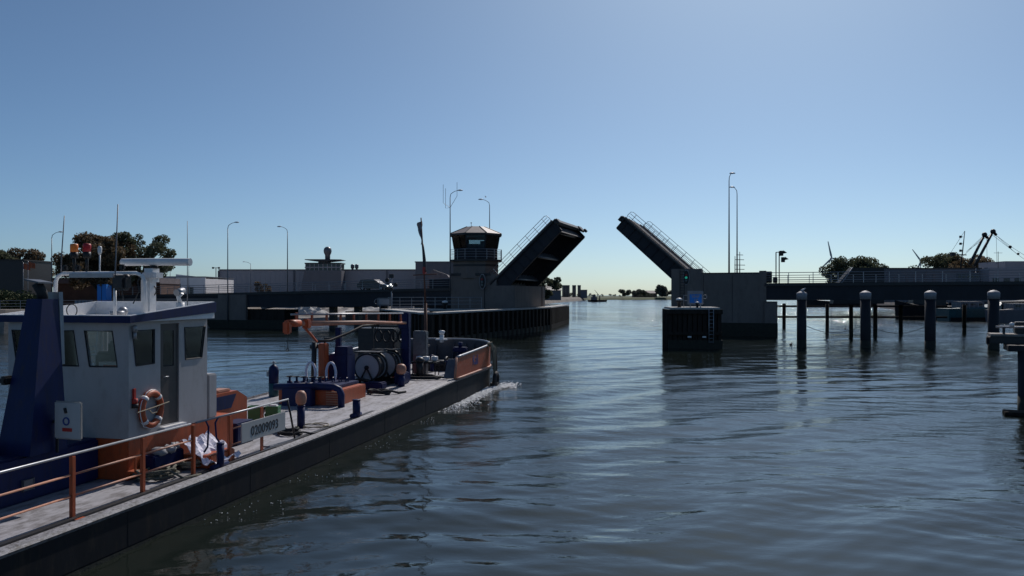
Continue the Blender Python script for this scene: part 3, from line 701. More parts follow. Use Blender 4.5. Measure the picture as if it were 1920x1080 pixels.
MB().prism(octo(2.85*q),9.452,10.9).build('parapet_wall','bridge_steel',t)
gl=MB(); fr=MB(); lo=octo(2.84*q); hi=octo(3.12*q)
for i in range(8):
    a,c=Vector((*lo[i],10.9)),Vector((*lo[(i+1)%8],10.9)); a2,c2=Vector((*hi[i],12.6)),Vector((*hi[(i+1)%8],12.6))
    fr.tube([a,a2],.09,6)
    pane=MB(); n=((c-a).cross(a2-a)).normalized()
    pane.extr([a,c,c2,a2],n*.02); pane.build('window','glass_dark',t)
fr.build('mullions','bridge_steel',t)
MB().prism(octo(2.7*q),12.3,12.6).build('ceiling','plaster_white',t)
MB().box(-1.6,1.6,-.9,.3,10.9,11.55,.04).box(.6,1.4,-.6,-.2,11.553,11.95).build('control_desk','steel_grey',t)
MB().box(-1.5,-.9,.6,1.6,10.9,12.2).build('cabinet','steel_dark',t)
MB().prism(octo(3.42*q),12.6,12.85).build('eaves','steel_dark',t)
MB().prism(octo(3.36*q),12.852,13.85,[(x*.4*1.0,y*.4) for x,y in octo(2.9*q)]).build('roof','copper_roof',t)
b=MB()
for (x,y),(x2,y2) in zip(octo(3.38*q),[(x*.4,y*.4) for x,y in octo(2.9*q)]): b.tube([(x,y,12.87),(x2,y2,13.87)],.05,5)
b.build('roof_ridges','steel_dark',t)
MB().tube([(-.6,0,13.8),(-.6,0,14.4)],.03,5).ball(-.6,0,14.4,.09).build('finial','steel_grey',t)
# walkway railing on left pier base, life ring, sign
t=thing('walkway_railing','grey three-rail walkway railing at the foot of the left pier','railing',(-14,99.5,3.1),R(0))
for zz in (.55,.95,1.4): MB().tube([(-1.4,0,zz),(10.2,.6,zz)],.035,6).build('rail','galv',t)
b=MB()
for k in range(9): b.tube([(-1.4+k*1.45,.6*k/8,0),(-1.4+k*1.45,.6*k/8,1.4)],.035,5)
b.build('posts','galv',t)
tag(MB().box(-15.2,-3.5,98.6,102.0,2.85,3.05).build('walkway_deck','concrete_light'),'pale walkway deck at the foot of the left pier','walkway')
p=PX(834,570,99); t=thing('mooring_bollard','round white-topped bollard on the left walkway','bollard',(p.x,99.2,3.05)); MB().lathe(0,0,[(.22,0),(.2,.5),(.36,.62),(.38,.8)],14).build('post','black',t); MB().lathe(0,0,[(.38,.803),(.3,1.0),(.02,1.08)],14).build('cap','white',t)
p=PX(720,565,96); t=thing('information_board','small grey board with an unreadable notice beside the signal mast','sign',(p.x,96,0))
MB().box(-.82,.82,0,.05,3.55,4.45,.05).build('board','steel_grey',t); MB().box(-.62,.62,-.02,-.003,3.7,4.3).build('notice','cap_grey',t); MB().torus((-.86,.02,4.0),.3,.025,'y',20,6).build('ring','galv',t); MB().tube([(.95,.02,2.0),(.95,.02,5.0)],.05,6).tube([(-.5,.02,2.9),(-.5,.02,3.6)],.04,6).build('legs','galv',t)
p=PX(734,540,104); t=thing('signal_mast','mast with round dark signal discs and a lit white lamp','signal mast',(p.x,104,3.0))
MB().tube([(0,0,-.5),(0,0,4.2)],.07,8).build('pole','galv',t); 
for (dx,dz) in ((-.55,3.7),(.55,3.1),(-.05,2.5)): MB().tube([(dx,-.15,dz),(dx,.05,dz)],.27,14).build('disc','black',t)
MB().box(-.7,.7,-.03,.03,3.2,3.3).box(-.3,.3,-.1,.1,4.0,4.5,.04).build('crossarm','steel_dark',t)
MB().ball(-.05,-.25,3.15,.11).build('lamp','headlight',t)
# lamps on and near the bridge
def blamp(label,x,yt,side,v,base,extra=0):
    Y=None
    # walk along the bridge line offset v until it projects to x
    k=(x-960)/F; c,s=math.cos(TH),math.sin(TH); ax,ay=BO.x+s*v,BO.y+c*v; u=(k*ay-ax)/(c+k*s); Y=ay-u*s
    top=H-(yt-CY)*Y/F; t=lamp(label,(k*Y,Y,base),top-base,side); return t
blamp('lamp post standing on the abutment at the left end of the bridge',427,417,1,-.5,1.0)
blamp('lamp post at the far side of the left span, head to the left',539,425,-1,12.5,5.0)
la=blamp('tallest left lamp post right beside the control tower with small aerials',844,357,1,-.6,5.0)
b=MB(); hh=H-(357-CY)*105.5/F-5.0
for dx,h0,h1 in ((-.9,-1.2,.6),(-.6,-1.9,.1),(.9,-.3,.9)): b.tube([(0,0,hh-2.4),(dx,0,hh+h0-.6),(dx,0,hh+h1)],.025,5)
b.build('aerial','steel_grey',la)
blamp('lamp post with a bird on its head behind the control tower',918,374,-1,12.5,5.5)
blamp('tallest lamp post on the right pier, with a dark head',1367,325,.3,1.0,7.3)
blamp('second lamp post on the right pier, head to the left',1382,351,-.5,12.5,6.2)
p=PX(97,440,118); lamp('lamp post at the far left between the two tree groups',(p.x,118,2.9),PX(0,435,118).z-2.9,1,1.3,'street lamps on the left bank')
p=PX(470,495,215); lamp('small lamp post in front of the warehouse',(p.x,215,2.9),PX(0,491,215).z-2.9,-1,1.8,'street lamps on the left bank',.14)
for i,(x,yt,Y) in enumerate(((319,494,170),(354,495,185))):
    p=PX(x,yt,Y); lamp(['thin lamp post by the corner of the white office','thin lamp post in front of the dark office entrance'][i],(p.x,Y,2.9),p.z-2.9,.4,1,'street lamps on the left bank',.1)
p=PX(405,502,230); t=thing('floodlight_mast','distant T-shaped floodlight mast beside the warehouse','mast',(p.x,230,2.9)); MB().tube([(0,0,0),(0,0,p.z-2.9)],.12,6).build('pole','steel_grey',t); MB().box(-.9,.9,-.1,.1,p.z-3.0,p.z-2.85).box(-1.1,-.6,-.2,.2,p.z-3.2,p.z-2.7,.03).box(.6,1.1,-.2,.2,p.z-3.2,p.z-2.7,.03).build('lamp_bar','steel_dark',t)
# seagull on lamp head
def gull(label,loc,rz=0):
    g=thing('gull',label,'bird',loc,rz,'gulls')
    b=MB(); b.lathe(0,0,[(.02,-.2),(.07,-.1),(.09,.02),(.07,.12),(.02,.2)],10,M4=Matrix.Translation((0,0,.14))@Matrix.Rotation(R(70),4,'Y')); b.ball(.2,0,.27,.05); b.tube([(.13,0,.18),(.2,0,.27)],.035,6); b.tube([(.24,0,.265),(.31,0,.255)],.014,5); b.tube([(0,.02,0),(0,.02,.1)],.008,4); b.tube([(0,-.02,0),(0,-.02,.1)],.008,4)
    b.build('body','plaster_white',g); return g
p=PX(911,371,116); gull('gull on the lamp head behind the control tower',(p.x-.0,115.2,PX(0,372,115.2).z+.1),2)
# barrier signals at right end
k=brv=None
def bpos(x,v):
    k=(x-960)/F; c,s=math.cos(TH),math.sin(TH); ax,ay=BO.x+s*v,BO.y+c*v; u=(k*ay-ax)/(c+k*s); return Vector((k*(ay-u*s),ay-u*s,0))
for i,(x,yt,v) in enumerate(((1455,473,.6),(1461,471,2.0))):
    q=bpos(x,v); hh=H-(yt-CY)*q.y/F-6.15; t=thing('traffic_signal',['plain left post of the bridge traffic signal pair','right post with two shaded signal heads at the bridge end'][i],'traffic signal',(q.x,q.y,6.15),-TH,'road signals by the right pier')
    MB().tube([(0,0,0),(0,0,hh)],.06,8).build('pole','steel_dark',t)
    if i:
        for dz,dx in ((hh-.25,.12),(hh-1.0,.3)):
            MB().box(dx-.1,dx+.35,-.18,.18,dz-.3,dz+.3,.04).build('signal_head','black',t); MB().extr([(dx+.3,-.18,dz-.05),(dx+.75,-.18,dz+.05),(dx+.35,-.18,dz+.35)],(0,.36,0)).build('visor','black',t)
    else: MB().tube([(0,0,hh),(.5,0,hh)],.05,6).build('crossbar','steel_dark',t)
t=bthing('barrier_machine','dark barrier machinery housing at the left end of the right span','barrier',-.7,1.2,6.2); MB().box(-.5,.4,0,1.2,0,1.35,.05).build('housing','black',t); MB().box(.5,1.0,.2,.8,0,.7,.04).build('motor_box','steel_dark',t)
# ---------------------------------------------------------------- car
def car(label,loc,rz,m,L=4.5,w=1.75,h=1.5,group=None):
    t=thing('car',label,'car',loc,rz,group)
    prof=[(-L/2,.35),(-L/2,.85),(-L/2+.12,.98),(L*.22,.92),(L/2-.12,.72),(L/2,.55),(L/2,.3),(L*.36,.25),(-L*.36,.25)]
    MB().extr([(x,-w/2,z) for x,z in prof],(0,w,0)).build('body',m,t)
    roof=[(-L/2+.18,.96),(-L/2+.5,h-.06),(-L*.2,h),(L*.06,h-.04),(L*.24,.92)]
    MB().extr([(x,-w/2+.12,z) for x,z in roof],(0,w-.24,0)).build('cabin',m,t)
    MB().extr([(-L/2+.42,-w/2+.095,1.0),(-L/2+.66,-w/2+.095,h-.14),(-L*.12,-w/2+.095,h-.12),(-L*.12,-w/2+.095,1.0)],(0,w-.19,0)).extr([(-L*.09,-w/2+.095,1.0),(-L*.09,-w/2+.095,h-.12),(L*.05,-w/2+.095,h-.15),(L*.2,-w/2+.095,1.0)],(0,w-.19,0)).build('side_window','window_dark',t)
    MB().extr([(L*.235,-w/2+.2,.95),(L*.07,-w/2+.2,h-.06),(L*.08,-w/2+.2,h-.05),(L*.25,-w/2+.2,.95)],(0,w-.4,0)).build('windscreen','cap_grey',t)
    for x in (-L*.31,L*.31):
        for y in (-w/2-.01,w/2-.19):
            wh=MB().tube([(x,y,.32),(x,y+.2,.32)],.32,16).build('wheel','rubber',t); MB().tube([(x,y-.01,.32),(x,y+.21,.32)],.17,10).build('rim','galv',wh)
    for y in (-w/2+.25,w/2-.25): MB().box(L/2-.06,L/2+.012,y-.15,y+.15,.58,.70,.02).build('headlight','headlight',t)
    return t
q=BW(-53.2,3.2,5.42); car('dark estate car driving over the left bridge span',q,-TH,'car_dark',4.7,1.8,1.55)
for i,(x,Y) in enumerate(((302,175),(385,180),(340,185))):
    p=PX(x,550,Y); car(['small pale car parked left of the white office','dark car parked right of the white office','grey car parked before the dark entrance'][i],(p.x,Y,2.95),.4,['car_silver','car_dark','car_silver'][i],4.3,1.75,1.5,'cars parked by the white office')
# ---------------------------------------------------------------- piles on the right
G='capped mooring piles in front of the right span'
def pile(name,label,x,y,r,z,m,capm,group,blue=False):
    t=thing(name,label,'pile',(x,y,0),random.uniform(0,6),group); t.rotation_euler.x=random.uniform(-.008,.008); t.rotation_euler.y=random.uniform(-.008,.008)
    MB().tube([(0,0,-2),(0,0,z-.62)],r*.93,20).build('shaft',m,t)
    MB().tube([(0,0,-1),(0,0,.7)],r*.95,20).build('waterline_band','algae',t)
    if capm: MB().lathe(0,0,[(r,z-.63),(r*1.02,z-.05),(r*.95,z-.02),(r*.5,z+.12),(.02,z+.17)],20).build('cap',capm,t)
    return t
lab=['leftmost capped mooring pile, a gull on top','second capped mooring pile from the left','third capped mooring pile from the left','rightmost capped mooring pile beside the landing stage']
pp=[]
for i,(x,r) in enumerate(((1503,9.3),(1623,10),(1744,10.2),(1863,10.4))):
    Y=73.5-i*.9; X=(x-960)/F*Y; pile('mooring_pile',lab[i],X,Y,r*Y/F,H-(549-i*.6-CY)*Y/F,'pile_navy','cap_grey',G); pp.append((X,Y))
gull('gull resting on the leftmost mooring pile',(pp[0][0]+.1,pp[0][1],H-(549-CY)*73.5/F+.14),0)
# chains between piles
for i,(a,c) in enumerate(((0,1),(1,2))):
    A=Vector((*pp[a],2.2));C=Vector((*pp[c],2.2)); b=MB(); pts=[A.lerp(C,k/16)-Vector((0,0,.85*(1-(2*k/16-1)**2))) for k in range(17)]
    b.tube(pts,.025,5); tag(b.build('chain','steel_dark'),['sagging chain between the first and second mooring piles','sagging chain between the second and third mooring piles'][i],'chain','chains between the mooring piles')
# slender piles with horizontal beams under the span
G='slender dark piles under the right span'
sl=[(1470,616),(1551,620),(1596,629),(1641,629),(1689,628),(1808,626)]
for i,(x,yb) in enumerate(sl):
    Y=H*F/(yb-CY); r=(3.4 if i<2 else 3.9)*Y/F
    pile('slender_pile',['slender pile nearest the right pier','second slender pile from the right pier','third slender pile from the right pier','slender pile just right of the second capped pile','fifth slender pile from the right pier','slender pile between the two right capped piles'][i],(x-960)/F*Y,Y,r,4.2,'timber_dark',None,G)
t=thing('fender_beams','two long dark horizontal beams between the slender piles','beam',(35,110,0),-R(4))
for z in (3.25,1.78): MB().box(-3,24,0,.3,z-.13,z+.13).build('beam','timber_dark',t)
# ---------------------------------------------------------------- moored ships on the right
def hull(mb,L,Bm,z0,z1,bow=.25,flare=1.1):
    def outline(k,z): 
        pts=[]
        for i in range(13):
            f=i/12; x=-L/2+L*f; hb=Bm/2*(1-max(0,(f-(1-bow))/bow)**2.2)*(1 if f>.06 else .8); pts.append((x,hb*k))
        return pts
    a=outline(.9,z0); c=outline(flare,z1); n=len(a)
    lo=[mb.b.verts.new((x*.97,y,z0)) for x,y in a]+[mb.b.verts.new((x*.97,-y,z0)) for x,y in a[-2::-1]]
    hi=[mb.b.verts.new((x,y,z1+1.2*max(0,(x/L))**2*4)) for x,y in c]+[mb.b.verts.new((x,-y,z1+1.2*max(0,(x/L))**2*4)) for x,y in c[-2::-1]]
    m=len(lo)
    for i in range(m): mb.b.faces.new((lo[i],lo[(i+1)%m],hi[(i+1)%m],hi[i]))
    mb.b.faces.new(hi); mb.b.faces.new(lo[::-1]); return mb
def ship(label,x,Y,L,Bm,zt,m,rz,house,hm='plaster_white',group='moored ships at the right quay'):
    t=thing('moored_ship',label,'ship',((x-960)/F*Y,Y,0),rz,group)
    hull(MB(),L,Bm,-1,zt).build('hull',m,t); 
    b=MB()
    for (x0,x1,z0,z1) in house: b.box(x0,x1,-Bm*.32,Bm*.32,z0,z1,.08)
    b.build('deckhouse',hm,t)
    for (x0,x1,z0,z1) in house:
        k=max(2,int((x1-x0)/1.3))
        for i in range(k): MB().box(x0+(x1-x0)*(i+.25)/k,x0+(x1-x0)*(i+.75)/k,-Bm*.33-.02,-Bm*.32+.02,z0+(z1-z0)*.45,z0+(z1-z0)*.8).build('window','window_dark',t)
    b=MB()
    for k in range(14): b.tube([(-L/2+L*k/13*.97+.3,-Bm*.5,zt-.1),(-L/2+L*k/13*.97+.3,-Bm*.5,zt+1)],.03,4)
    b.tube([(-L/2+.3,-Bm*.5,zt+1),(L/2*.93,-Bm*.5,zt+1)],.03,4); b.build('railing','galv',t)
    return t
s1=ship('dark red-black ship lying far behind the slender piles',1600,330,42,8,2.0,'steel_dark',R(175),[(-18,-8,2.0,4.5)],'rust')
s2=ship('dark fishing ship moored behind the third capped pile',1738,158,12,5.0,2.6,'hull_black',R(170),[(-3,3,2.6,3.9)],'steel_dark')
s3=ship('teal-hulled fishing boat moored behind the right capped piles',1822,148,11.5,4.6,2.3,'teal',R(5),[(-3,1.5,2.3,3.6)],'metal_clad_dark')
s4=ship('grey workboat moored at the right picture edge under the span',1912,140,10,4.5,2.2,'metal_clad_dark',R(0),[(-2,3,2.2,3.3)],'steel_grey')
MB().box(-5.8,5.8,-2.62,-2.5,0,.7).build('waterline_band','hull_black',s3)
# trawler: bigger vessel beyond the bridge with tall mast and two booms
Yt=175; ox=PX(1835,553,Yt); t=thing('beam_trawler','fishing trawler with two raised beam booms and a mast above the right span','trawler',(ox.x,Yt,0),0)
def TP(x,y,dy=0): p=PX(x,y,Yt+dy); return p-Vector((ox.x,Yt,0))
hull(MB(),30,7,-1,3.0).build('hull','hull_black',t)
b=MB().box(-7,1,-2.6,2.6,3.0,7.2,.1).box(-6,-1,-2.2,2.2,7.203,9.6,.1); b.build('wheelhouse','metal_clad_dark',t)
for i in range(5): MB().box(-5.7+i*.95,-5.1+i*.95,-2.23,-2.19,8.3,9.2).build('window','window_dark',t)
MB().tube([TP(1801,505),TP(1805,470),TP(1809,433)],.17,8,True,.07).build('mast','steel_dark',t)
b=MB().tube([TP(1785,477),TP(1812,478)],.12,6); b.box(*[v for v in (TP(1783,477).x,TP(1789,477).x)],-.4,.4,TP(0,480).z,TP(0,473).z,.05)
for y in (444,457,470): p=TP(1801,y); b.box(p.x-.22,p.x+.22,-.2,.2,p.z-.25,p.z+.25,.05)
for y in (444,457,470): b.tube([TP(1801,y),TP(1806,y)],.05,4)
b.build('mast_gear','steel_dark',t)
for (x0,y0,x1,y1,nm) in ((1825,482,1846,440,'left boom'),(1836,483,1862,434,'right boom')):
    d=(TP(x1,y1)-TP(x0,y0)); b=MB().tube([TP(x0,y0)-d*.35,TP(x0,y0),TP(x1,y1)],.36,8,True,.26); e=TP(x1,y1); b.ball(e.x,e.y,e.z,.55); b.tube([e,e+Vector((.7,0,-.8))],.3,6); b.build('boom','steel_dark',t)
b=MB()
for a,c in (((1846,440),(1812,472)),((1844,444),(1806,480)),((1862,436),(1814,470)),((1862,436),(1905,475)),((1860,440),(1920,486)),((1866,440),(1895,462)),((1850,446),(1851,495)),((1868,440),(1869,495)),((1895,462),(1920,478)),((1809,433),(1780,478))): b.tube([TP(*a),TP(*c)],.035,4)
b.build('rigging','steel_dark',t)
MB().ball(*TP(1894,463),.35).ball(*TP(1909,476),.28).build('rigging_blocks','black',t)
# buildings right
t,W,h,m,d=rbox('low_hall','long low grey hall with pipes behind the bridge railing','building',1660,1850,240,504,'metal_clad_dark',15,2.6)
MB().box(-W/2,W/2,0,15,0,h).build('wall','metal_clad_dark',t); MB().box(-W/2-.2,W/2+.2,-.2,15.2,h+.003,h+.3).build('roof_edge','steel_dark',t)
b=MB(); rnd=random.Random(4)
for i in range(26): x=-W/2+W*i/26+.2; b.box(x,x+rnd.uniform(.1,.8),-.1,-.003,rnd.uniform(0,1),rnd.uniform(1.5,h-.5))
b.build('cladding_pipes','rust_pink',t)
b=MB(); b.tube([(W*.35,-1,h*.2),(W*.38,-1,h+.1),(W*.42,-1,h*.5),(W*.45,-1,h+.2)],.25,6); b.build('pipe','galv',t)
t,W,h,m,d=rbox('blue_hall','blue-grey hall with a stepped roof at the right picture edge','building',1855,1990,235,494,'metal_clad',15,2.6)
MB().box(-W/2,W/2,0,15,0,h-1.4).build('wall','metal_clad',t); MB().box(-W/2+5,W/2,0.5,14,h-1.397,h+.7).build('upper_storey','metal_clad',t)
for i in range(6): MB().box(-W/2+1+i*3.2,-W/2+2.8+i*3.2,-.08,-.003,h*.35,h*.62).build('window','window_dark',t)
MB().tube([(-W*.32,2,h-1.4),(-W*.32,2,h+3.6)],.08,5).tube([(-W*.38,2,h+3.2),(-W*.26,2,h+3.2)],.05,5).build('antenna','steel_dark',t)
t,W,h,m,d=rbox('dark_shed','black long shed roof with a painted-in sunlit sloping edge under the rounded tree','shed',1562,1658,200,502,'black',8,2.6)
MB().extr([(-W/2,0,0),(W/2,0,0),(W/2,0,h),(-W/2+4.8,0,h),(-W/2+.5,0,h*.45)],(0,2.2,0)).build('wall','black',t); MB().tube([(-W/2+.5,-.15,h*.45),(-W/2+2.4,-.15,h*.62),(-W/2+4.9,-.15,h+.1)],.14,6).build('sunlit_edge','cap_grey',t)  # pale tube along the slope paints in the sunlit roof edge
for i in range(3): MB().tube([(-W/2+2,-.2,h*.2+i*1.6),(W/2,-.2,h*.2+i*1.6)],.07,5).build('side_pipe','rust_pink',t)
# tall ship masts behind the right pier
p=PX(1387,510,330); t=thing('tall_ship','three-yard sailing ship mast far behind the right pier','ship',(p.x,330,0),.3)
hull(MB(),24,6,-1,2.4).build('hull','hull_black',t); MB().tube([(0,0,2),(0,0,PX(0,472,330).z)],.35,8,True,.12).tube([(-1.6,1,2),(-1.6,1,PX(0,480,330).z)],.3,8,True,.12).build('mast','steel_dark',t)
b=MB()
for y,hw in ((478,1.6),(487,2.0),(497,2.5),(505,2.2)): z=PX(0,y,330).z; b.tube([(-hw,0,z),(hw,0,z)],.13,5)
b.build('yards','steel_dark',t)
# ---------------------------------------------------------------- landing stage right foreground
t=thing('landing_stage','dark landing stage with a pale rail cut off by the right picture edge','jetty',(20.9,35,0),R(-25))
MB().box(0,6,-.05,1.2,2.68,3.0,.03).build('beam','steel_dark',t); MB().box(.03,6,-.1,1.3,3.003,3.1).build('deck','timber_grey',t)
MB().box(-.1,.0,.1,.5,2.6,2.98,.04).build('edge_fender','pile_navy',t)
MB().tube([(.25,.2,3.40),(6,.2,3.40)],.045,8).build('rail','galv',t)
for x in (.5,1.5,2.6): MB().box(x,x+.1,.16,.24,3.1,3.38).build('rail_post','steel_dark',t)
MB().box(1.0,2.2,.4,1.0,3.1,3.62,.04).build('control_box','steel_dark',t); MB().lathe(.85,.2,[(.08,3.43),(.1,3.56),(.02,3.6)],10).build('lamp','white',t)
MB().tube([(1.25,-1.0,-2),(1.25,-1.0,2.42)],.34,20).build('pile','pile_navy',t)
MB().tube([(1.25,-1.0,-1),(1.25,-1.0,.55)],.35,20).build('waterline_band','algae',t)
MB().box(.55,6,-1.2,.4,2.42,2.677,.02).build('crosshead','pile_navy',t)
for k in range(4): MB().box(.2,3.0,-3.2+k*.22,-3.02+k*.22,-.03,.12,.02).build('floating_timber','timber_dark',t)
# ducks
for i,(x,y) in enumerate(((1483,647),(1585,617))):
    Y=H*F/(y-CY); d=thing('duck',['nearer duck swimming by the leftmost capped pile','farther duck swimming between the capped piles'][i],'bird',((x-960)/F*Y,Y,.0),i+.5,'ducks on the water')
    b=MB(); b.ball(0,0,.06,.14,.7); b.ball(.13,0,.2,.06); b.tube([(.08,0,.08),(.13,0,.2)],.04,6); b.tube([(-.08,0,.08),(-.22,0,.14)],.04,5,True,.01); b.build('body','black',d)
# ---------------------------------------------------------------- the barge (local x = starboard, y = forward, z = up, origin at the starboard waterline)
BH=math.atan(.2326); BP=Vector((-7.45,13.8,0))
barge=thing('barge','long dark work barge with orange bow, white wheelhouse and blue funnel under way','barge',BP,-BH)
def bw(x,y,z): return Matrix.Translation(BP)@Matrix.Rotation(-BH,4,'Z')@Vector((x,y,z))
def on(name,label,cat,x,y,z,rz=0,group=None): return thing(name,label,cat,bw(x,y,z),-BH+rz,group)
BEAM=6.2; S0=-7; SB=27.2; SE=30.6
def dz(y):      # deck edge height
    if y<11: return .86
    if y<22: return .86+.22*((y-11)/11)**1.3
    return 1.08+.05*(y-22)/8
def outline(z,inset=0,n=16,y0=S0,flare=0):
    hb=BEAM/2-inset; pts=[(-BEAM/2+hb,y0)]
    ys=np.linspace(y0,SB,40)
    pts=[(-BEAM/2+hb,float(y)) for y in ys]
    Lb=SE-SB-inset+flare
    for i in range(1,n+1):
        a=PI/2*i/n; pts.append((-BEAM/2+hb*max(0,math.cos(a))**.75,SB+Lb*math.sin(a)**.9))
    left=[(-BEAM-x,y) for x,y in pts[-2::-1]]
    return pts+left
def loft(mb,o0,z0,o1,z1):
    a=[mb.b.verts.new((x,y,z0(y) if callable(z0) else z0)) for x,y in o0]; c=[mb.b.verts.new((x,y,z1(y) if callable(z1) else z1)) for x,y in o1]; n=len(a)
    for i in range(n-1): f=mb.b.faces.new((a[i],a[i+1],c[i+1],c[i])); 
    mb.b.faces.new((a[-1],a[0],c[0],c[-1])); return a,c
mb=MB(); a,c=loft(mb,outline(0,.35),-1.2,outline(0,.0,flare=-.25),.1); a2,c2=loft(mb,outline(0,0,flare=-.25),.1,outline(0,0),lambda y:dz(y)-.03); mb.build('hull','hull_black',barge)
# deck surface with slight gutter
mb=MB(); o=outline(0,.14); vs=[mb.b.verts.new((x,y,dz(y)-.045)) for x,y in o]; n=len(vs)
for i in range(n//2-1): mb.b.faces.new((vs[i],vs[i+1],vs[n-2-i],vs[n-1-i]))
mb.build('deck','deck_grey',barge)
# gunwale: raised edge plate with rounded rubbing bar
mb=MB(); loft(mb,outline(0,.15),lambda y:dz(y)-.04,outline(0,.13),lambda y:dz(y)+.03); loft(mb,outline(0,.13),lambda y:dz(y)+.03,outline(0,.0),lambda y:dz(y)+.0)
loft(mb,outline(0,.0),lambda y:dz(y)+.0,outline(0,-.035),lambda y:dz(y)-.04); loft(mb,outline(0,-.035),lambda y:dz(y)-.04,outline(0,0),lambda y:dz(y)-.10)
mb.build('gunwale','gunwale',barge)
mb=MB().box(-.47,-.34,S0,21.5,.80,.852); mb.build('scupper_bar','steel_dark',barge)
# bulwark
YB=21.9
def bz(y): return 2.03+.3*(max(0,y-YB)/8)**1.2
def bul(ins,sub=0):
    return [(x,y) for x,y in outline(0,ins,24) if y>=YB]
mb=MB(); oo=bul(0,);oi=bul(.05)
# start posts sloped
A=[mb.b.verts.new((x,y,dz(y)+.0)) for x,y in oo]; B_=[mb.b.verts.new((x,y+(.25 if i in(0,len(oo)-1) else 0),bz(y))) for i,(x,y) in enumerate(oo)]
for i in range(len(oo)-1): mb.b.faces.new((A[i],A[i+1],B_[i+1],B_[i]))
mb.build('bulwark','orange',barge)
mb=MB(); A=[mb.b.verts.new((x,y,dz(y)-.04)) for x,y in oi]; B_=[mb.b.verts.new((x,y+(.25 if i in(0,len(oo)-1) else 0),bz(y)-.005)) for i,(x,y) in enumerate(oi)]
for i in range(len(oi)-1): mb.b.faces.new((A[i],A[i+1],B_[i+1],B_[i]))
mb.build('bulwark_lining','lining',barge)
mb=MB(); pts=[Vector((x,y+(.25 if i in(0,len(oo)-1) else 0),bz(y)+.01)) for i,(x,y) in enumerate(bul(.025))]; mb.tube(pts,.055,8); mb.build('cap_rail','galv',barge)
mb=MB(); mb.tube([Vector((x,y,dz(y)+.02)) for x,y in bul(-.015)],.05,8); mb.tube([(-.02,YB,dz(YB)),(-.02,YB+.25,bz(YB))],.05,8); mb.build('rub_rail','orange_pale',barge)
mb=MB()
for i,(x,y) in enumerate(bul(.1)[2::3]):
    c=Vector((-BEAM/2,min(y,SB-1),0)); d=(c-Vector((x,y,0))).normalized(); q=Vector((x,y,0)); s=Vector((-d.y,d.x,0))*.02
    MB().extr([q+Vector((0,0,dz(y)-.03))-s,q+d*.35+Vector((0,0,dz(y)-.03))-s,q+Vector((0,0,bz(y)-.1))-s],s*2).build('bulwark_stay','lining',barge)
text('name_lettering','Kali',.66,'letter_blue',barge,face_mtx((.006,25.15,1.68),(0,1,0),(0,0,1)),.003,.004)
# ---- railing on the starboard side
t_=-.47
for y,zz in ((.35,1.93),(2.2,1.93),(3.85,1.93),(5.25,1.93)):
    mb=MB().box(t_-.035,t_+.035,y-.045,y+.045,.815,zz,.008); mb.build('rail_stanchion','orange',barge)
mb=MB().box(t_-.02,t_+.22,.25,.45,.82,.835); mb.build('stanchion_foot','orange',barge)
for y0,y1,nm in ((-6.5,3.75,'top_rail'),(3.95,8.05,'top_rail')): MB().tube([(t_,y0,1.965),(t_,y1,1.965)],.024,8).build(nm,'galv',barge)
for zz in (1.60,1.22):
    for y0,y1 in ((-6.5,.30),(.40,2.15),(2.25,3.8),(5.3,7.0)): MB().tube([(t_,y0,zz),(t_,y1,zz)],.020,8).build('middle_rail','orange_pale',barge)
mb=MB().tube([(t_,4.0,1.965),(t_,4.3,1.96),(t_,4.42,1.8),(t_,4.38,1.35),(t_,4.25,1.25)],.022,8).tube([(t_,4.95,1.25),(t_,4.72,1.5),(t_,4.68,1.85),(t_,4.8,1.96),(t_,5.0,1.965)],.022,8); mb.build('gate_hoop','blue',barge)
MB().tube([(t_,8.0,1.95),(t_+.02,8.12,1.6),(t_+.06,8.3,.87)],.028,8).build('rail_end_post','steel_dark',barge)
mb=MB().box(-.40,-.37,5.62,7.72,1.20,1.68,.008); nb=mb.build('number_board','board_white',barge)
text('board_lettering','02009093',.34,'letter_black',nb,face_mtx((-.366,6.69,1.42),(0,1,0),(0,0,1)),.002,.003,sx=.98)
MB().box(-.43,-.40,6.55,6.66,.82,1.95).build('rail_stanchion','orange',barge)
# ---- bollards
def bollard(y,x,r,h,ball=False,foot=True):
    b=MB().cyl(x,y,dz(y)-.05,dz(y)+h,r,18); b.lathe(x,y,[(r*1.08,dz(y)+h+.001),(r*1.08,dz(y)+h+.03),(.01,dz(y)+h+.03)],18)
    if foot: b.tube([(x-.02,y-.3,dz(y)+.03),(x-.02,y+.3,dz(y)+.03)],r*.7,8)
    o=b.build('bollard','blue',barge)
    if ball: MB().lathe(x,y,[(r*.7,dz(y)+h+.031),(r*1.3,dz(y)+h+.12),(r*1.45,dz(y)+h+.26),(r*1.3,dz(y)+h+.38),(r*.8,dz(y)+h+.46),(.01,dz(y)+h+.48)],18).build('vent_head','orange_pale',o)
bollard(4.62,-.3,.085,.52); bollard(12.4,-.42,.125,.50); bollard(10.15,-1.2,.115,.60,True,False); bollard(19.75,-1.7,.15,.42,True,False)
bollard(-2.5,-.3,.085,.52)
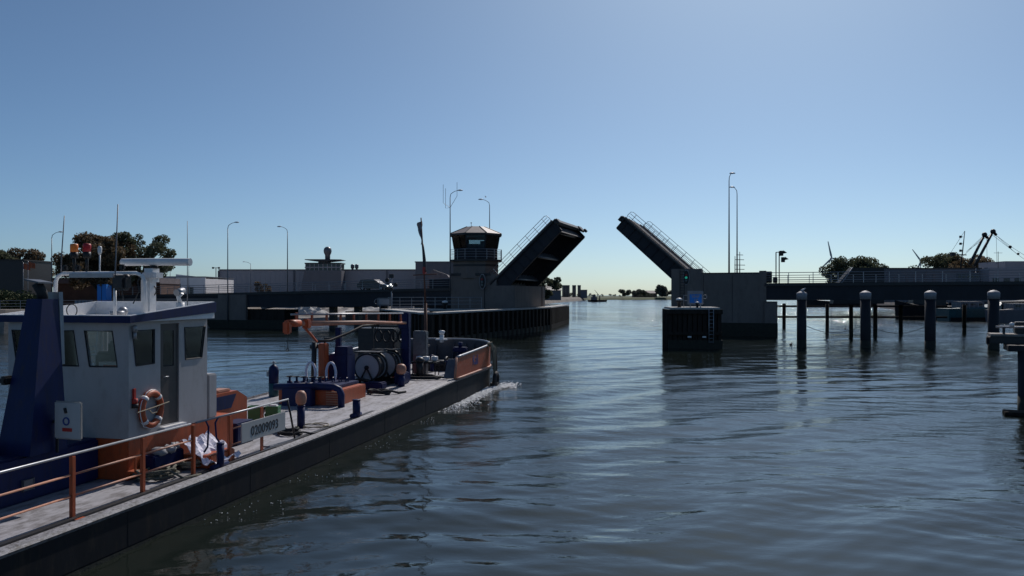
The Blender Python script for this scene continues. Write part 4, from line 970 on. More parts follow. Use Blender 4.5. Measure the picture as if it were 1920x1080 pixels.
# ---- casing, trunk, wheelhouse
MB().box(-4.3,-2.2,-6.5,3.05,.82,1.72,.05).build('engine_casing','blue',barge)
mb=MB().box(-4.0,-2.35,-6.0,.6,1.723,2.02,.05); mb.build('casing_top','blue',barge)
MB().box(-2.15,-2.19,1.0,1.25,1.05,1.25,.01).build('vent_plate','steel_grey',barge)
MB().box(-4.1,-1.5,3.06,7.05,.82,1.70,.02).build('trunk_cabin','orange',barge)
MB().box(-1.48,-1.2,3.0,3.3,1.0,1.04).box(-1.3,-1.27,3.0,3.04,1.04,1.35).build('step_bracket','orange',barge)
WX0,WX1,WY0,WY1=-4.6,-1.5,3.08,5.93; ZB,ZT=1.705,4.22
wh=MB()
def win(a0,a1,z0,z1,s0=0,s1=0): return [(a0+s0,z0),(a1+s1,z0),(a1,z1),(a0,z1)]
# aft wall (faces camera)
wh.wall((WX0,WY0,0),(1,0,0),(0,.05,0),[(0,ZB),(3.1,ZB),(3.1,ZT),(0,ZT)],[win(.1,.75,3.25,4.02,.13,.13),win(1.0,1.71,3.25,4.02,.13,.13),win(1.99,2.69,3.25,4.02,.13,.13)])
# starboard wall with door opening
wh.wall((WX1,WY0+.051,0),(0,1,0),(-.05,0,0),[(0,ZB),(2.75,ZB),(2.75,ZT),(0,ZT)],[win(.06,.78,3.27,4.03,.12,0),[(.99,ZB+.12),(1.66,ZB+.12),(1.66,ZT-.08),(.99,ZT-.08)],win(1.86,2.68,3.25,4.02,.04,-.14)])
wh.wall((WX0,WY0+.051,0),(0,1,0),(.05,0,0),[(0,ZB),(2.75,ZB),(2.75,ZT),(0,ZT)],[win(.1,.85,3.0,4.02,.1,0),win(1.0,1.75,3.0,4.02),win(1.88,2.66,3.0,4.02,0,-.12)])
wh.wall((WX0+.051,WY1,0),(1,0,0),(0,.05,0),[(0,ZB),(2.99,ZB),(2.99,ZT),(0,ZT)],[win(.12,.95,3.12,4.0),win(1.08,1.9,3.12,4.0),win(2.03,2.86,3.12,4.0)])
WHO=wh.build('wheelhouse','wall_white',barge)
def pane(pts,off): 
    b=MB(); b.extr(pts,off); return b.build('window','glass',WHO)
def frame(pts):
    b=MB(); b.tube(pts+[pts[0]],.018,5); return b.build('window_frame','rubber',WHO)
for a0,a1,s in ((.1,.75,.13),(1.0,1.71,.13),(1.99,2.69,.13)):
    q=[(WX0+a0+s,WY0+.02,3.25),(WX0+a1+s,WY0+.02,3.25),(WX0+a1,WY0+.02,4.02),(WX0+a0,WY0+.02,4.02)]; pane(q,(0,.008,0)); frame([(x,y-.02,z) for x,y,z in q])
for a0,a1,s0,s1 in ((.06,.78,.12,0),(1.86,2.68,.04,-.14)):
    q=[(WX1-.02,WY0+.05+a0+s0,3.265),(WX1-.02,WY0+.05+a1+s1,3.265),(WX1-.02,WY0+.05+a1,4.025),(WX1-.02,WY0+.05+a0,4.025)]; pane(q,(-.008,0,0)); frame([(x+.022,y,z) for x,y,z in q])
dr=MB().wall((WX1-.035,WY0+1.045,0),(0,1,0),(-.035,0,0),[(0,ZB+.125),(.66,ZB+.125),(.66,ZT-.085),(0,ZT-.085)],[[(.14,3.15),(.52,3.15),(.52,3.98),(.14,3.98)]]).build('door','brown_door',barge)
MB().box(WX1-.06,WX1-.05,WY0+1.18,WY0+1.57,3.14,3.99).build('pane','glass',dr)
MB().tube([(WX1-.03,WY0+1.12,2.93),(WX1+.05,WY0+1.12,2.93),(WX1+.05,WY0+1.26,2.93)],.014,6).build('handle','galv',dr)
MB().box(WX1+.003,WX1+.14,WY0+1.0,WY0+1.8,ZB+.02,ZB+.10).build('door_sill','white',barge)
MB().box(-4.2,-1.52,5.99,6.35,1.705,2.82,.03).build('wheelhouse_front_locker','wall_white',barge)
# interior
MB().box(WX0+.06,WX1-.06,WY0+.06,WY1-.01,ZB+.003,ZB+.05).build('cabin_floor','brown_door',barge)
MB().box(WX0+.1,WX1-.6,WY1-.75,WY1-.15,ZB+.05,2.95,.03).box(WX0+.4,WX0+.9,WY1-.6,WY1-.4,3.06,3.4,.02).build('helm_console','steel_dark',barge)
MB().box(-2.75,-2.25,4.0,4.5,2.3,2.45,.05).box(-2.75,-2.25,3.92,4.02,2.45,3.75,.06).cyl(-2.5,4.25,1.76,2.3,.06).build('helm_seat','black',barge)
MB().box(-3.35,-2.9,4.3,4.75,2.3,2.45,.05).box(-3.35,-2.9,4.22,4.32,2.45,3.45,.05).cyl(-3.1,4.5,1.76,2.3,.06).build('helm_seat','black',barge)
MB().box(WX0+.07,WX1-.07,WY0+.12,WY0+.6,ZB+.05,3.08,.02).build('aft_locker','brown_door',barge)
cb=on('carton','white carton with a red band behind the aft wheelhouse window','box',-2.18,3.4,3.085)
MB().box(-.25,.25,-.12,.12,0,.24,.01).build('box_body','white',cb); MB().box(-.12,.25,-.125,-.121,.11,.19).build('red_band','red',cb)
# roof tray
rx0,rx1,ry0,ry1=WX0-.18,WX1+.17,WY0-.17,WY1+.02
def ftop(y): return 4.35+.27*max(0,(y-ry0)/(ry1-ry0))**1.0
def rbx(mb,x0,x1,y0,y1,zf):
    for (xa,ya),(xb,yb) in (((x0,y0),(x1,y0)),): pass
rf=MB().box(rx0,rx1,ry0,ry1,4.222,4.30).build('roof','white',barge)
def fascia(th,off,zb,ztf,name,m):
    b=MB(); pl=[(rx0-off,ry0-off),(rx1+off,ry0-off),(rx1+off,ry1+off),(rx0-off,ry1+off)]; pi=[(rx0-off+th,ry0-off+th),(rx1+off-th,ry0-off+th),(rx1+off-th,ry1+off-th),(rx0-off+th,ry1+off-th)]
    for i in range(4):
        j=(i+1)%4; P4=[pl[i],pl[j],pi[j],pi[i]]
        lo=[b.b.verts.new((x,y,zb(y))) for x,y in P4]; hi=[b.b.verts.new((x,y,ztf(y))) for x,y in P4]
        for k in range(4): b.b.faces.new((lo[k],lo[(k+1)%4],hi[(k+1)%4],hi[k]))
        b.b.faces.new(hi); b.b.faces.new(lo[::-1])
    return b.build(name,m,rf)
fascia(.03,.03,lambda y:4.205+.16*(y-ry0)/(ry1-ry0),ftop,'fascia','blue')
fascia(.05,-.003,lambda y:4.302,lambda y:ftop(y)+.015,'tray_lining','white')
# radar
rd=MB().box(-2.26,-2.02,4.4,4.7,4.303,5.2,.04); rd.box(-2.28,-1.86,4.35,4.8,5.1,5.42,.1); rd=rd.build('radar_pedestal','white',barge)
MB().tube([(-2.83,4.52,5.57),(-2.78,4.52,5.57),(-1.85,4.54,5.57),(-1.1,4.56,5.56),(-1.04,4.56,5.56)],.088,14).build('scanner','white',rd); MB().cyl(-2.0,4.56,5.42,5.49,.09).build('turning_shaft','black',rd)
b=MB().tube([(-4.36,4.15,4.3),(-4.34,4.15,5.12),(-4.28,4.15,5.24),(-4.14,4.15,5.30),(-2.15,4.15,5.30),(-2.0,4.15,5.24),(-1.94,4.15,5.12),(-1.91,4.15,4.3)],.045,8); b.build('light_arch','white',barge)
MB().box(-3.9,-2.7,4.06,4.09,5.2,5.3,.01).build('arch_plate','galv',barge)
for x,mt in ((-3.83,'beacon_orange'),(-3.48,'beacon_red')):
    s=MB().cyl(x,4.15,5.37,5.76,.035).cyl(x,4.15,5.66,5.80,.085).build('beacon_base','black',barge); MB().lathe(x,4.15,[(.085,5.803),(.088,5.95),(.08,5.99),(.01,6.0)],18).build('beacon_lens',mt,s)
MB().cyl(-3.13,4.15,5.33,5.74,.018,8).lathe(-3.13,4.15,[(.03,5.74),(.045,5.8),(.045,5.9),(.03,5.93),(.01,5.935)],12).build('mast_light','white',barge)
for (x,y,z0,z1,r,tilt) in ((-4.19,4.15,5.30,6.66,.018,.09),(-2.6,4.0,4.3,6.87,.020,.08),(-1.85,5.6,4.3,6.62,.012,0)):
    MB().tube([(x,y,z0),(x+tilt*.1,y,(z0+z1)/2-.3),(x+tilt,y,z1)],r,6,True,r*.55).build('whip_antenna','steel_grey',barge)
MB().cyl(-2.6,4.0,4.3,4.95,.035).build('antenna_foot','white',barge)
s=MB().cyl(-1.55,4.9,4.303,4.62,.1).tube([(-1.55,4.9,4.62),(-1.6,4.9,4.75),(-1.5,4.9,4.85)],.05,6).build('searchlight_bracket','white',barge); MB().tube([(-1.58,4.8,4.85),(-1.58,5.05,4.9)],.08,14).build('searchlight','galv',s)
b=MB().torus((-2.1,4.6,4.9),.13,.014,'y',14,5).torus((-3.4,3.6,4.45),.14,.012,'y',14,5).tube([(-2.35,4.15,5.3),(-2.3,4.0,5.1),(-2.38,3.95,4.9),(-2.3,3.9,4.7)],.015,5).tube([(-2.0,4.15,5.32),(-2.08,4.1,5.1),(-2.0,4.05,4.9),(-2.12,4.0,4.6)],.014,5); b.build('cables','black',barge)
MB().box(-2.55,-2.2,3.8,4.1,4.9,5.25,.06).ball(-2.3,4.0,5.18,.1).build('horn_cluster','steel_dark',barge)
MB().tube([(-2.95,4.5,4.303),(-2.95,4.5,4.42)],.16,14).ball(-3.2,5,4.4,.12).build('roof_vents','galv',barge)
for x,y in ((-4.0,4.15),(-3.65,4.15),(-2.45,4.15)): MB().box(x-.06,x+.06,4.0,4.12,5.36,5.5,.03).build('work_lamp','black',barge)
# wall details
MB().box(WX1+.003,WX1+.05,3.18,3.26,2.55,2.78,.01).cyl(WX1+.04,3.22,2.45,2.56,.06).build('wall_lamp','red',barge); MB().cyl(WX1+.045,3.22,2.36,2.45,.07).build('wall_lamp_shade','black',barge)
MB().lathe(WX1+.06,3.2,[(.05,4.0),(.055,4.12),(.03,4.15)],10).cyl(WX1+.06,3.2,3.85,4.0,.035).build('side_light','galv',barge)
# funnel
fb=[(-2.78,1.0),(-2.0,1.0),(-2.0,1.93),(-2.78,1.93)]; ft=[(-2.56,1.5),(-2.2,1.5),(-2.2,1.9),(-2.56,1.9)]
fu=MB().prism(fb,1.72,4.72,ft).build('funnel','blue',barge)
MB().extr([(-2.12,1.915,3.4),(-2.10,1.97,3.4),(-2.17,1.99,4.86),(-2.2,1.92,4.86)],(-.3,0,0)).build('funnel_edge','galv',fu)
MB().tube([(-2.38,1.70,4.72),(-2.38,1.68,4.85),(-2.42,1.6,5.03)],.10,14).build('exhaust_pipe','rubber',fu)
MB().extr([(-2.58,1.45,5.09),(-2.25,1.45,5.03),(-2.25,1.85,5.02),(-2.58,1.85,5.08)],(0,0,.03)).build('rain_cap','steel_grey',fu)
MB().box(-2.85,-2.68,1.1,1.35,3.05,3.22,.04).build('funnel_lamp','black',fu)
# panel by the funnel
nb_=on('notice_panel','white square panel with a blue emblem and a red strip hanging beside the funnel','panel',-1.62,1.5,1.97,R(-4))
MB().box(-.34,.34,0,.06,0,.75,.03).build('panel','board_white',nb_); MB().torus((-.02,-.01,.36),.07,.014,'y',18,6).build('emblem','letter_blue',nb_); MB().box(-.12,.12,-.006,-.002,.16,.23).build('red_strip','red',nb_); MB().tube([(-.05,-.012,.62),(-.02,-.012,.52)],.03,6).build('hook_strap','black',nb_); MB().box(-.45,.2,.062,.10,.3,.36).build('bracket','steel_dark',nb_); MB().box(-.36,-.30,.062,.09,-.28,.5).build('stand','steel_dark',nb_)
# lifebuoy
lb=on('lifebuoy','orange and white lifebuoy hanging on the wheelhouse side left of the door','lifebuoy',WX1+.07,3.72,2.27)
MB().torus((0,0,0),.315,.075,'x',32,10,1.12).build('ring','orange',lb)
b=MB()
for k in range(4):
    a=PI/4+k*PI/2
    b.tube([(0,.315*math.cos(a+d),.353*math.sin(a+d)) for d in (-.12,0,.12)],.081,10)
b.build('white_bands','white',lb)
b=MB(); pts=[(.02,.392*math.cos(2*PI*k/24),.43*math.sin(2*PI*k/24)-(.05 if k%6==3 else 0)) for k in range(25)]; b.tube(pts,.012,5); b.build('grab_line','white',lb)
MB().tube([(.08,-.55,.0),(.09,0,.05),(.08,.5,.1)],.014,5).tube([(.09,-.2,.02),(.1,-.1,-.08),(.1,.05,-.07),(.1,.15,.06)],.012,5).build('lashing','rope',lb)
# orange hatch box with blue sloping cover, forward of the wheelhouse
MB().extr([(-2.05,7.06,.82),(-2.05,8.6,.82),(-2.05,8.6,1.92),(-2.05,8.1,2.16),(-2.05,7.06,2.16)],(-2.4,0,0)).build('hatch_box','orange',barge)
MB().extr([(-2.047,7.08,1.72),(-2.047,7.8,1.72),(-2.047,8.05,2.08),(-2.047,7.08,2.08)],(.01,0,0)).build('hatch_window','blue',barge)
MB().box(-2.0,-1.45,7.15,8.0,.82,1.4,.03).build('blue_locker','blue',barge)
MB().box(-2.5,-2.1,7.3,7.9,2.16,2.24,.03).build('hatch_cleat','orange_pale',barge)
MB().tube([(-3.8,9.5,.85),(-3.8,9.5,1.35)],.03,6).build('sounding_pipe','black',barge)
# port side rail plate line (far gunwale is part of hull). Manifold station
MB().box(-4.4,-2.0,14.5,16.8,.84,1.4,.03).build('manifold_box','orange',barge)
MB().box(-4.45,-2.3,14.45,16.85,1.403,1.52,.02).build('manifold_cover','blue',barge)
for x in (-4.0,-3.72,-3.44,-3.1,-2.8):
    v=MB().cyl(x,14.6,1.5,1.70,.095).cyl(x,14.6,1.70,1.84,.04).build('valve','blue',barge); MB().torus((x,14.6,1.85),.12,.016,'z',14,5).tube([(x-.12,14.6,1.85),(x+.12,14.6,1.85)],.014,5).build('handwheel','black',v)
MB().box(-4.05,-2.9,14.1,14.44,.84,1.5,.03).build('valve_chest','blue',barge)
MB().tube([(-2.9,14.25,1.58),(-2.1,14.25,1.56),(-1.9,14.25,1.48),(-1.82,14.25,1.3),(-1.82,14.25,.85)],.12,12).build('bent_pipe','blue',barge)
MB().tube([(-4.4,14.25,1.5),(-2.9,14.25,1.58)],.12,12).build('header_pipe','blue',barge)
b=MB()
for k in range(6): b.box(-2.5,-2.05,14.44,14.49,.9+k*.085,.94+k*.085)
b.build('grating','orange_pale',barge)
for k in range(7): MB().torus((-2.5-.28*k,16.2,1.58),.1,.025,'x',12,5).build('pipe_flange','blue',barge)
# gas bottles
g=on('gas_cylinder','blue gas cylinder standing at the port deck edge','cylinder',-5.55,16.2,.9)
MB().lathe(0,0,[(.18,0),(.19,.04),(.19,.5),(.18,.502)],18).build('lower_body','teal',g); MB().lathe(0,0,[(.185,.503),(.19,.85),(.2,.95),(.17,1.12),(.08,1.2),(.05,1.22)],18).build('upper_body','blue',g); MB().torus((0,0,1.3),.08,.012,'z',12,5).cyl(0,0,1.2,1.36,.025).box(-.28,-.18,-.05,.05,.75,.95).build('valve','galv',g)
# knuckle crane: column, boom
cc=MB().box(-4.12,-3.82,17.05,17.4,.9,2.9,.03); cc=cc.build('crane_column','orange',barge)
MB().tube([(-4.5,17.2,2.75),(-4.1,17.2,2.8)],.09,10).tube([(-4.35,17.1,1.2),(-4.3,17.1,2.95)],.10,10).build('crane_cylinder','steel_dark',cc)
for x in (-4.38,-3.52): MB().torus((x,16.95,1.75),.2,.05,'y',22,6,2.1).build('hose_loop','sheet_white',cc)
bm=MB(); bm.tube([(-3.37,13.6,3.80),(-2.55,18.3,3.70),(-2.05,21.2,3.58)],.10,8,True,.065); bm.build('crane_boom','orange_pale',barge)
bo=MB().tube([(-3.42,13.4,3.82),(-3.3,14.0,3.80)],.13,10).box(-3.55,-3.3,13.25,13.5,3.45,3.9,.05).tube([(-3.25,14.2,3.7),(-3.3,14.8,3.4),(-3.55,15.8,3.05)],.05,6).box(-3.32,-3.08,14.2,14.5,3.6,3.95,.04); bo.build('boom_head','orange',barge)
MB().tube([(-3.42,13.4,3.45),(-3.42,13.4,2.95)],.015,4).torus((-3.42,13.4,2.9),.05,.015,'y',10,5).build('hook','black',barge)
MB().tube([(-3.6,15.9,3.05),(-3.4,16.6,3.05),(-3.0,17.4,3.3),(-2.75,18.2,3.55),(-2.5,19.2,3.58)],.05,8).tube([(-3.95,17.3,2.9),(-3.8,17.0,3.1),(-3.4,16.8,3.1)],.04,8).tube([(-2.5,18.8,3.6),(-2.48,19.0,3.3),(-2.45,19.2,3.6)],.02,5).build('boom_hose','rubber',barge)
MB().tube([(-3.4,13.6,4.12),(-2.1,21.0,4.0)],.04,6).build('boom_pipe','galv',barge)
for k in range(9): q=Vector((-3.36,13.9,3.82)).lerp(Vector((-2.12,20.8,3.60)),k/8); MB().box(q.x-.03,q.x+.03,q.y-.05,q.y+.05,q.z+.05,q.z+.36).build('boom_bracket','orange',barge)
MB().box(-2.3,-1.95,21.3,21.6,1.05,3.4,.04).box(-2.42,-1.95,21.25,21.65,3.3,4.05,.05).build('boom_rest','blue',barge)
MB().box(-3.8,-3.6,17.9,18.1,1.0,3.5,.02).build('portal_post','blue',barge)
MB().box(-3.95,-3.15,17.6,18.4,.9,2.45,.04).box(-3.7,-3.15,17.62,18.2,2.4,2.75,.03).build('power_pack','blue',barge)
MB().box(-5.1,-3.3,23.0,23.8,1.05,3.25,.05).build('bow_locker','steel_dark',barge)
MB().box(-2.75,-2.1,24.0,24.4,1.05,3.1,.04).build('mast_locker','steel_grey',barge)
# hose reels
def reel(x,y,r,axis_len,lab):
    o=MB().tube([(x,y-axis_len/2,dz(y)+r+.15),(x,y+axis_len/2,dz(y)+r+.15)],r*.62,20); o=o.build('hose_reel','steel_dark',barge); zc=dz(y)+r+.15
    for s in (-1,1):
        yy=y+s*axis_len/2
        MB().tube([(x,yy-.015,zc),(x,yy+.015,zc)],r*.90,28).build('reel_disc','reel_grey',o)
        MB().torus((x,yy,zc),r*.95,.05,'y',28,8).build('reel_rim','steel_dark',o)
        MB().tube([(x-r*.65,yy+s*.06,dz(y)),(x,yy+s*.07,zc),(x+r*.65,yy+s*.06,dz(y))],.05,6).cyl(x,yy+s*.07,zc-.01,zc+.01,.1).tube([(x,yy,zc),(x,yy+s*.1,zc)],.09,12).build('reel_bracket','steel_dark',o)
    b=MB()
    for k in range(int(axis_len/.085)): b.torus((x,y-axis_len/2+.06+k*.085,zc),r*.72,.042,'y',24,6)
    b.build('hose','rubber',o)
    MB().box(x-r-.1,x+r+.1,y-axis_len/2-.1,y+axis_len/2+.1,dz(y)-.04,dz(y)+.12,.02).build('reel_base','steel_dark',o); MB().box(x-r,x+r,y-axis_len/2+.05,y+axis_len/2-.05,zc+r+.0,zc+r+.05).build('reel_cover','steel_dark',o)
reel(-3.05,19.75,.60,.8,'a'); reel(-2.82,20.95,.60,.7,'b')
MB().box(-2.9,-2.05,18.5,19.1,.95,1.25,.05).build('hydraulic_tank','blue',barge)
# mast forward with flag
ms=MB().tube([(-2.3,24.6,1.1),(-2.33,24.6,4.4)],.085,10,True,.075).tube([(-2.33,24.6,4.4),(-2.38,24.6,5.6),(-2.55,24.6,8.5)],.05,8,True,.03).tube([(-2.95,24.6,5.75),(-1.75,24.6,5.8)],.03,6).build('foremast','rust',barge)
MB().box(-2.45,-2.31,24.5,24.72,5.8,6.15,.03).build('mast_lamp','red',ms)
fl=on('bow_flag','dark pale-edged flag furled around the barge foremast','flag',-2.5,24.6,6.2)
b=MB(); N=10
cols=[]
for j in range(N+1):
    z=2.15-.10*j; wv=[.0,-.07,-.14,-.22,-.28]; row=[]
    for k in range(5):
        f=j/N; row.append(b.b.verts.new((wv[k]*max(.12,(1-f*1.15)) ,.07*math.sin(k*1.8+j),z-.03*k-.05*(k==4))))
    cols.append(row)
for j in range(N):
    for k in range(4): b.b.faces.new((cols[j][k],cols[j][k+1],cols[j+1][k+1],cols[j+1][k]))
fo=b.build('cloth','cap_grey',fl); sm=fo.modifiers.new('s','SOLIDIFY'); sm.thickness=.012
MB().tube([(.03,0,1.05),(.07,0,.7),(.11,.02,.3),(.13,0,-.2),(.12,0,-.3)],.05,7,True,.10).build('furled_cloth','steel_dark',fl)
# bow gear: windlass, table of gear, capstan, anchors
MB().tube([(-2.9,26.0,1.35),(-1.2,26.0,1.35)],.24,14).box(-3.0,-1.1,25.7,26.3,1.05,1.25).tube([(-1.75,26.0,1.35),(-1.65,26.0,1.35)],.42,16).tube([(-2.5,26.0,1.35),(-2.4,26.0,1.35)],.42,16).build('windlass','steel_dark',barge)
b=MB().box(-2.6,-1.4,23.4,24.0,1.62,1.7)
for x in (-2.55,-1.45): b.box(x-.02,x+.02,23.42,23.46,1.05,1.62); b.box(x-.02,x+.02,23.94,23.98,1.05,1.62)
b.build('gear_table','black',barge)
MB().cyl(-1.4,27.3,1.1,1.9,.13).box(-1.75,-1.05,27.1,27.5,1.9,2.15,.04).cyl(-1.4,27.3,2.15,2.4,.1).build('bow_bollard','blue',barge)
MB().tube([(-3.3,30.1,2.2),(-3.3,30.1,2.6)],.12,12).box(-3.6,-3.0,29.9,30.2,2.33,2.4).lathe(-3.3,30.1,[(.1,2.6),(.17,2.75),(.16,2.83),(.02,2.86)],12).build('bow_light','white',barge)
MB().extr([(-.65,22.2,1.1),(-.15,22.2,1.1),(-.15,22.9,1.9),(-.65,22.9,1.9)],(0,.06,0)).build('gangway_plate','steel_grey',barge)
for i,(x,y) in enumerate(((-2.3,23.7),(-1.95,23.65),(-1.6,23.8))):
    g=on('gear_bag',['left white rope bag on the bow gear table','middle white rope bag on the bow gear table','right white rope bag on the bow gear table'][i],'bag',x,y,1.7,0,'rope bags on the bow table'); b=MB(); b.ball(0,0,.12,.17,.8); 
    for k in range(3): b.torus((0,0,.08+.06*k),.14,.03,'z',12,5)
    b.build('bag','white',g)
# anchor/fender ropes hanging off the starboard bow
fr=on('bow_fender','frayed tyre and rope fender hanging down the starboard bow','fender',.12,27.9,0,0)
b=MB()
for k in range(9):
    dx=.03*math.sin(k*2.1); yy=-.3+.075*k
    b.tube([(-.2,yy,2.36),(.08+dx,yy+.05,2.1),(.14+dx,yy+.15*math.sin(k),1.3),(.16,yy*.6+.1,.35)],.038,6)
b.build('rope_strands','rope_dark',fr)
b=MB()
for k in range(3): b.tube([(-.15,-.45+.1*k,2.3),(.02,-.4+.1*k,2.38),(.1,-.2+.1*k,1.9),(.12,-.1+.08*k,.9)],.05,6)
b.build('rope_wrap','rope',fr)
MB().box(-.05,.3,-.35,.4,.05,.42,.1).torus((.2,0,.5),.3,.11,'x',20,8).build('tyre','rubber',fr)
# packed deck gear between the crane and the bow
MB().box(-4.9,-4.2,19.2,20.4,1.02,2.1,.05).build('pump_housing','steel_dark',barge)
MB().tube([(-4.55,19.1,1.6),(-4.55,18.6,1.6)],.28,16).build('pump_motor','blue',barge)
MB().tube([(-4.2,18.9,1.1),(-3.6,18.9,1.2),(-3.1,18.8,1.35),(-2.7,18.7,1.3)],.07,8).build('suction_hose','rubber',barge)
for x in (-3.9,-2.35): MB().box(x-.05,x+.05,21.9,22.0,1.05,3.35).build('rack_post','steel_dark',barge)
MB().box(-3.95,-2.3,21.88,22.02,3.35,3.45).build('rack_beam','steel_dark',barge)
for k in range(4): MB().torus((-3.6+k*.38,21.85,2.95),.17,.045,'y',16,6,1.5).build('hanging_hose','rubber',barge)
MB().box(-3.3,-2.6,22.4,22.9,1.06,1.75,.04).build('tool_chest','red',barge)
MB().tube([(-2.0,22.9,1.08),(-2.0,22.9,1.75)],.16,14).lathe(-2.0,22.9,[(.2,1.75),(.22,1.82),(.12,1.95),(.01,1.96)],14).build('capstan','steel_dark',barge)
MB().box(-2.2,-1.75,20.2,20.9,1.0,1.5,.04).build('hydraulic_unit','blue',barge)
MB().tube([(-1.97,20.5,1.5),(-1.97,20.5,1.72),(-2.3,20.6,1.8)],.035,6).build('hydraulic_pipe','galv',barge)
for k,(x,y) in enumerate(((-1.2,24.6),(-.9,25.2),(-2.2,25.2))): MB().cyl(x,y,1.08,1.6+.1*k,.1,12).lathe(x,y,[(.14,1.6+.1*k),(.15,1.66+.1*k),(.01,1.7+.1*k)],12).build('deck_bollard','blue',barge)
MB().tube([(-3.3,27.2,1.15),(-3.3,27.2,2.35)],.09,10).tube([(-3.6,27.2,2.2),(-3.0,27.2,2.2)],.05,8).build('towing_post','lining',barge)
MB().torus((-3.2,26.8,1.2),.5,.08,'z',24,8).torus((-3.2,26.8,1.35),.42,.08,'z',24,8).build('mooring_wire','rope_dark',barge)
# waterline growth along the hull
mb=MB(); loft(mb,outline(0,-.004,flare=-.25),-.25,outline(0,-.006,flare=-.25),.075); mb.build('waterline_stain','algae',barge)
for y in (-3,1.2,5.4,9.6,13.8,18.0,22.2): MB().box(-.004,.004,y-.012,y+.012,.1,dz(y)-.12).build('weld_seam','hull_black',barge)
# ropes and hoses on deck
def coil(name,label,x,y,z,R0,turns,r,m,ell=1.0,jit=.06,cat='rope',seed=0,rz=0,group=None):
    rnd=random.Random(seed); o=on(name,label,cat,x,y,z,rz,group); pts=[]
    n=int(turns*20)
    for k in range(n): 
        a=2*PI*k/20; rr=R0*(.55+.45*((k/n*3)%1))*(1+rnd.uniform(-jit,jit)); pts.append((rr*math.cos(a)*ell,rr*math.sin(a),r+.03*(k//20)*.9+rnd.uniform(0,jit*.2)))
    pts+= [(pts[-1][0]+.2,pts[-1][1]+.2,r),(pts[-1][0]+.35,pts[-1][1]+.6,r)]
    MB().tube(pts,r,6).build('strand',m,o); return o
coil('rope_coil','tangled brown rope heap by the stanchions on the side deck',-1.05,3.4,.82,.42,7,.028,'rope_dark',.9,.22,seed=2)
coil('rope_coil','second heap of rope against the orange trunk behind the bollard',-1.0,4.5,.82,.32,6,.025,'rope',.9,.25,seed=5)
coil('hose_coil','dark hose loops on the deck right of the number board',-.95,9.1,.82,.40,3,.03,'rubber',1.1,.1,'hose',seed=7)
coil('hose_coil','large dark hose loop on the bow deck before the gear table',-1.75,22.4,1.05,.75,3,.05,'rubber',1.4,.05,'hose',seed=8)
coil('rope_coil','coil of mooring line by the orange hatch box',-1.75,9.35,.84,.34,8,.035,'rope_dark',.9,.15,seed=9)
coil('rope_coil','pale rope loops lying round the ball-topped vent',-.9,10.4,.82,.45,2,.018,'rope',1.2,.1,seed=10)
coil('hose_coil','short thick hoses lying by the orange manifold box',-1.75,17.6,.93,.35,3,.05,'rubber',1.6,.2,'hose',seed=12)
o=on('hose_reel_small','small black and white reel lying on the deck by the hatch box','reel',-2.4,10.3,1.15); MB().torus((0,0,0),.15,.035,'y',20,6).build('rim','white',o); MB().torus((0,0,0),.22,.04,'y',20,6).build('tyre','rubber',o); MB().tube([(0,-.08,0),(0,.1,0)],.06,8).box(-.04,.04,-.02,.02,-.3,0).build('hub','black',o)
for i,(x,y) in enumerate(((-2.68,10.1),(-2.15,10.2))):
    g=on('plastic_crate',['left green crate behind the number board','right green crate with white things on top'][i],'crate',x,y,.82,.2,'green crates on deck')
    c_=MB()
    c_.box(-.19,.19,-.14,.14,0,.03); c_.box(-.19,-.17,-.14,.14,.03,.62); c_.box(.17,.19,-.14,.14,.03,.62); c_.box(-.169,.169,-.14,-.12,.03,.62); c_.box(-.169,.169,.12,.14,.03,.62); c_.box(-.2,.2,-.15,.15,.56,.6); c_.build('crate_body','green_crate',g)
    MB().box(-.15,.15,-.1,.1,.4,.66 if i else .5,.03).build('contents','white' if i else 'rope_dark',g)
# white sheet, bags
s=on('plastic_sheet','crumpled white-lilac sheet lying behind the blue gate hoops','sheet',-.85,5.0,.82)
b=MB(); N=12; g_=[]
for i in range(N+1):
    row=[]
    for j in range(N+1):
        x=-.38+.95*j/N*.85; y=-.55+1.1*i/N; z=.62-.5*(j/N)+.05*math.sin(i*1.7+j)+.04*math.sin(j*2.3-i*.9)
        row.append(b.b.verts.new((x+.03*math.sin(i),y+.15*(j/N)*(i/N-.5)*2,max(.02,z))))
    g_.append(row)
for i in range(N):
    for j in range(N): b.b.faces.new((g_[i][j],g_[i+1][j],g_[i+1][j+1],g_[i][j+1]))
fo=b.build('sheet','sheet_white',s); sm=fo.modifiers.new('s','SOLIDIFY'); sm.thickness=.01
MB().box(-.4,.38,-.5,.5,0,.30,.03).build('red_box_under','orange',s)
s=on('rubbish_bag','crumpled blue and white bag by the trunk under the door','bag',-1.25,3.75,1.25)
b=MB(); b.ball(0,0,.08,.16,.5); b.ball(.05,.3,.08,.14,.6); b.ball(-.02,.55,.09,.12,.8)
rn=random.Random(3)
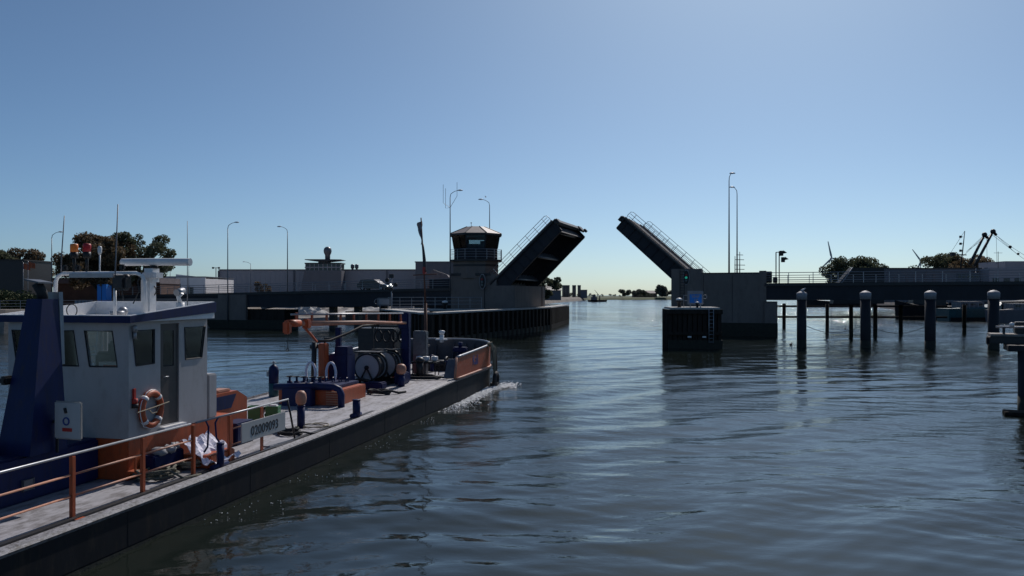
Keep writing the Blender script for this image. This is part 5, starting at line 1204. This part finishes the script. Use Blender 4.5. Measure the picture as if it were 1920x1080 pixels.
for v in b.b.verts: v.co+=Vector((rn.uniform(-.04,.04),rn.uniform(-.05,.05),rn.uniform(-.04,.04)))
b.build('bag','cap_grey',s); MB().box(-.25,.1,-.3,.75,-.40,.03,.03).build('blue_tray','blue',s)
s=on('deck_mat','pale blue flat mat under the number board','mat',-.55,7.7,.82); MB().box(-.25,.22,-.55,.5,.0,.03,.01).build('mat','cap_grey',s)
# ---- wake foam along the hull and at the bow
def foam(name,label,pts):
    me=bpy.data.meshes.new(name); V=[];Fc=[]
    for (x,y,z,s) in pts:
        k=len(V); a=random.uniform(0,6.28); hgt=s*random.uniform(.15,.5)
        ring=[(x+s*math.cos(a+j*1.2566)*random.uniform(.6,1.2),y+s*math.sin(a+j*1.2566)*random.uniform(.6,1.2)) for j in range(5)]
        V+=[(p,q,z-.01) for p,q in ring]+[(x,y,z+hgt)]
        for j in range(5): Fc.append((k+j,k+(j+1)%5,k+5))
    me.from_pydata(V,[],Fc); me.materials.append(M['foam']); o=bpy.data.objects.new(name,me); COL.objects.link(o); o.parent=None; o.matrix_world=Matrix.Translation(BP)@Matrix.Rotation(-BH,4,'Z'); tag(o,kind='stuff'); o['label']=label; o['category']='foam'; return o
mk('foam',(.75,.77,.78),.6,var=.1)
pts=[]
for _ in range(5200):
    u=random.random()**1.35; y=28.9-u*9.5; spread=.10+.95*(u**.7); x=.02+abs(random.gauss(0,1))*spread*.45
    if y>27.2: x+=-(y-27.2)*.18
    if y>27.2: x+=.25
    dens=1-u*.9
    if random.random()<dens**1.1: pts.append((x,y,.03+random.uniform(0,.2)*(1-u)**2,random.uniform(.018,.09)*(1-.5*u)))
for _ in range(500):
    a=random.gauss(0,1); pts.append((.35+a*.25+random.random()*.5,28.6+random.gauss(0,.55),.05+random.random()*.1,random.uniform(.02,.08)))
for _ in range(160):
    y=random.uniform(2,20); x=.1+abs(random.gauss(0,.5))*(.4+.06*(20-y)) ; pts.append((x,y,.01,random.uniform(.008,.02)))
foam('bow_foam','white foam and bubbles spreading back from the barge bow',pts)
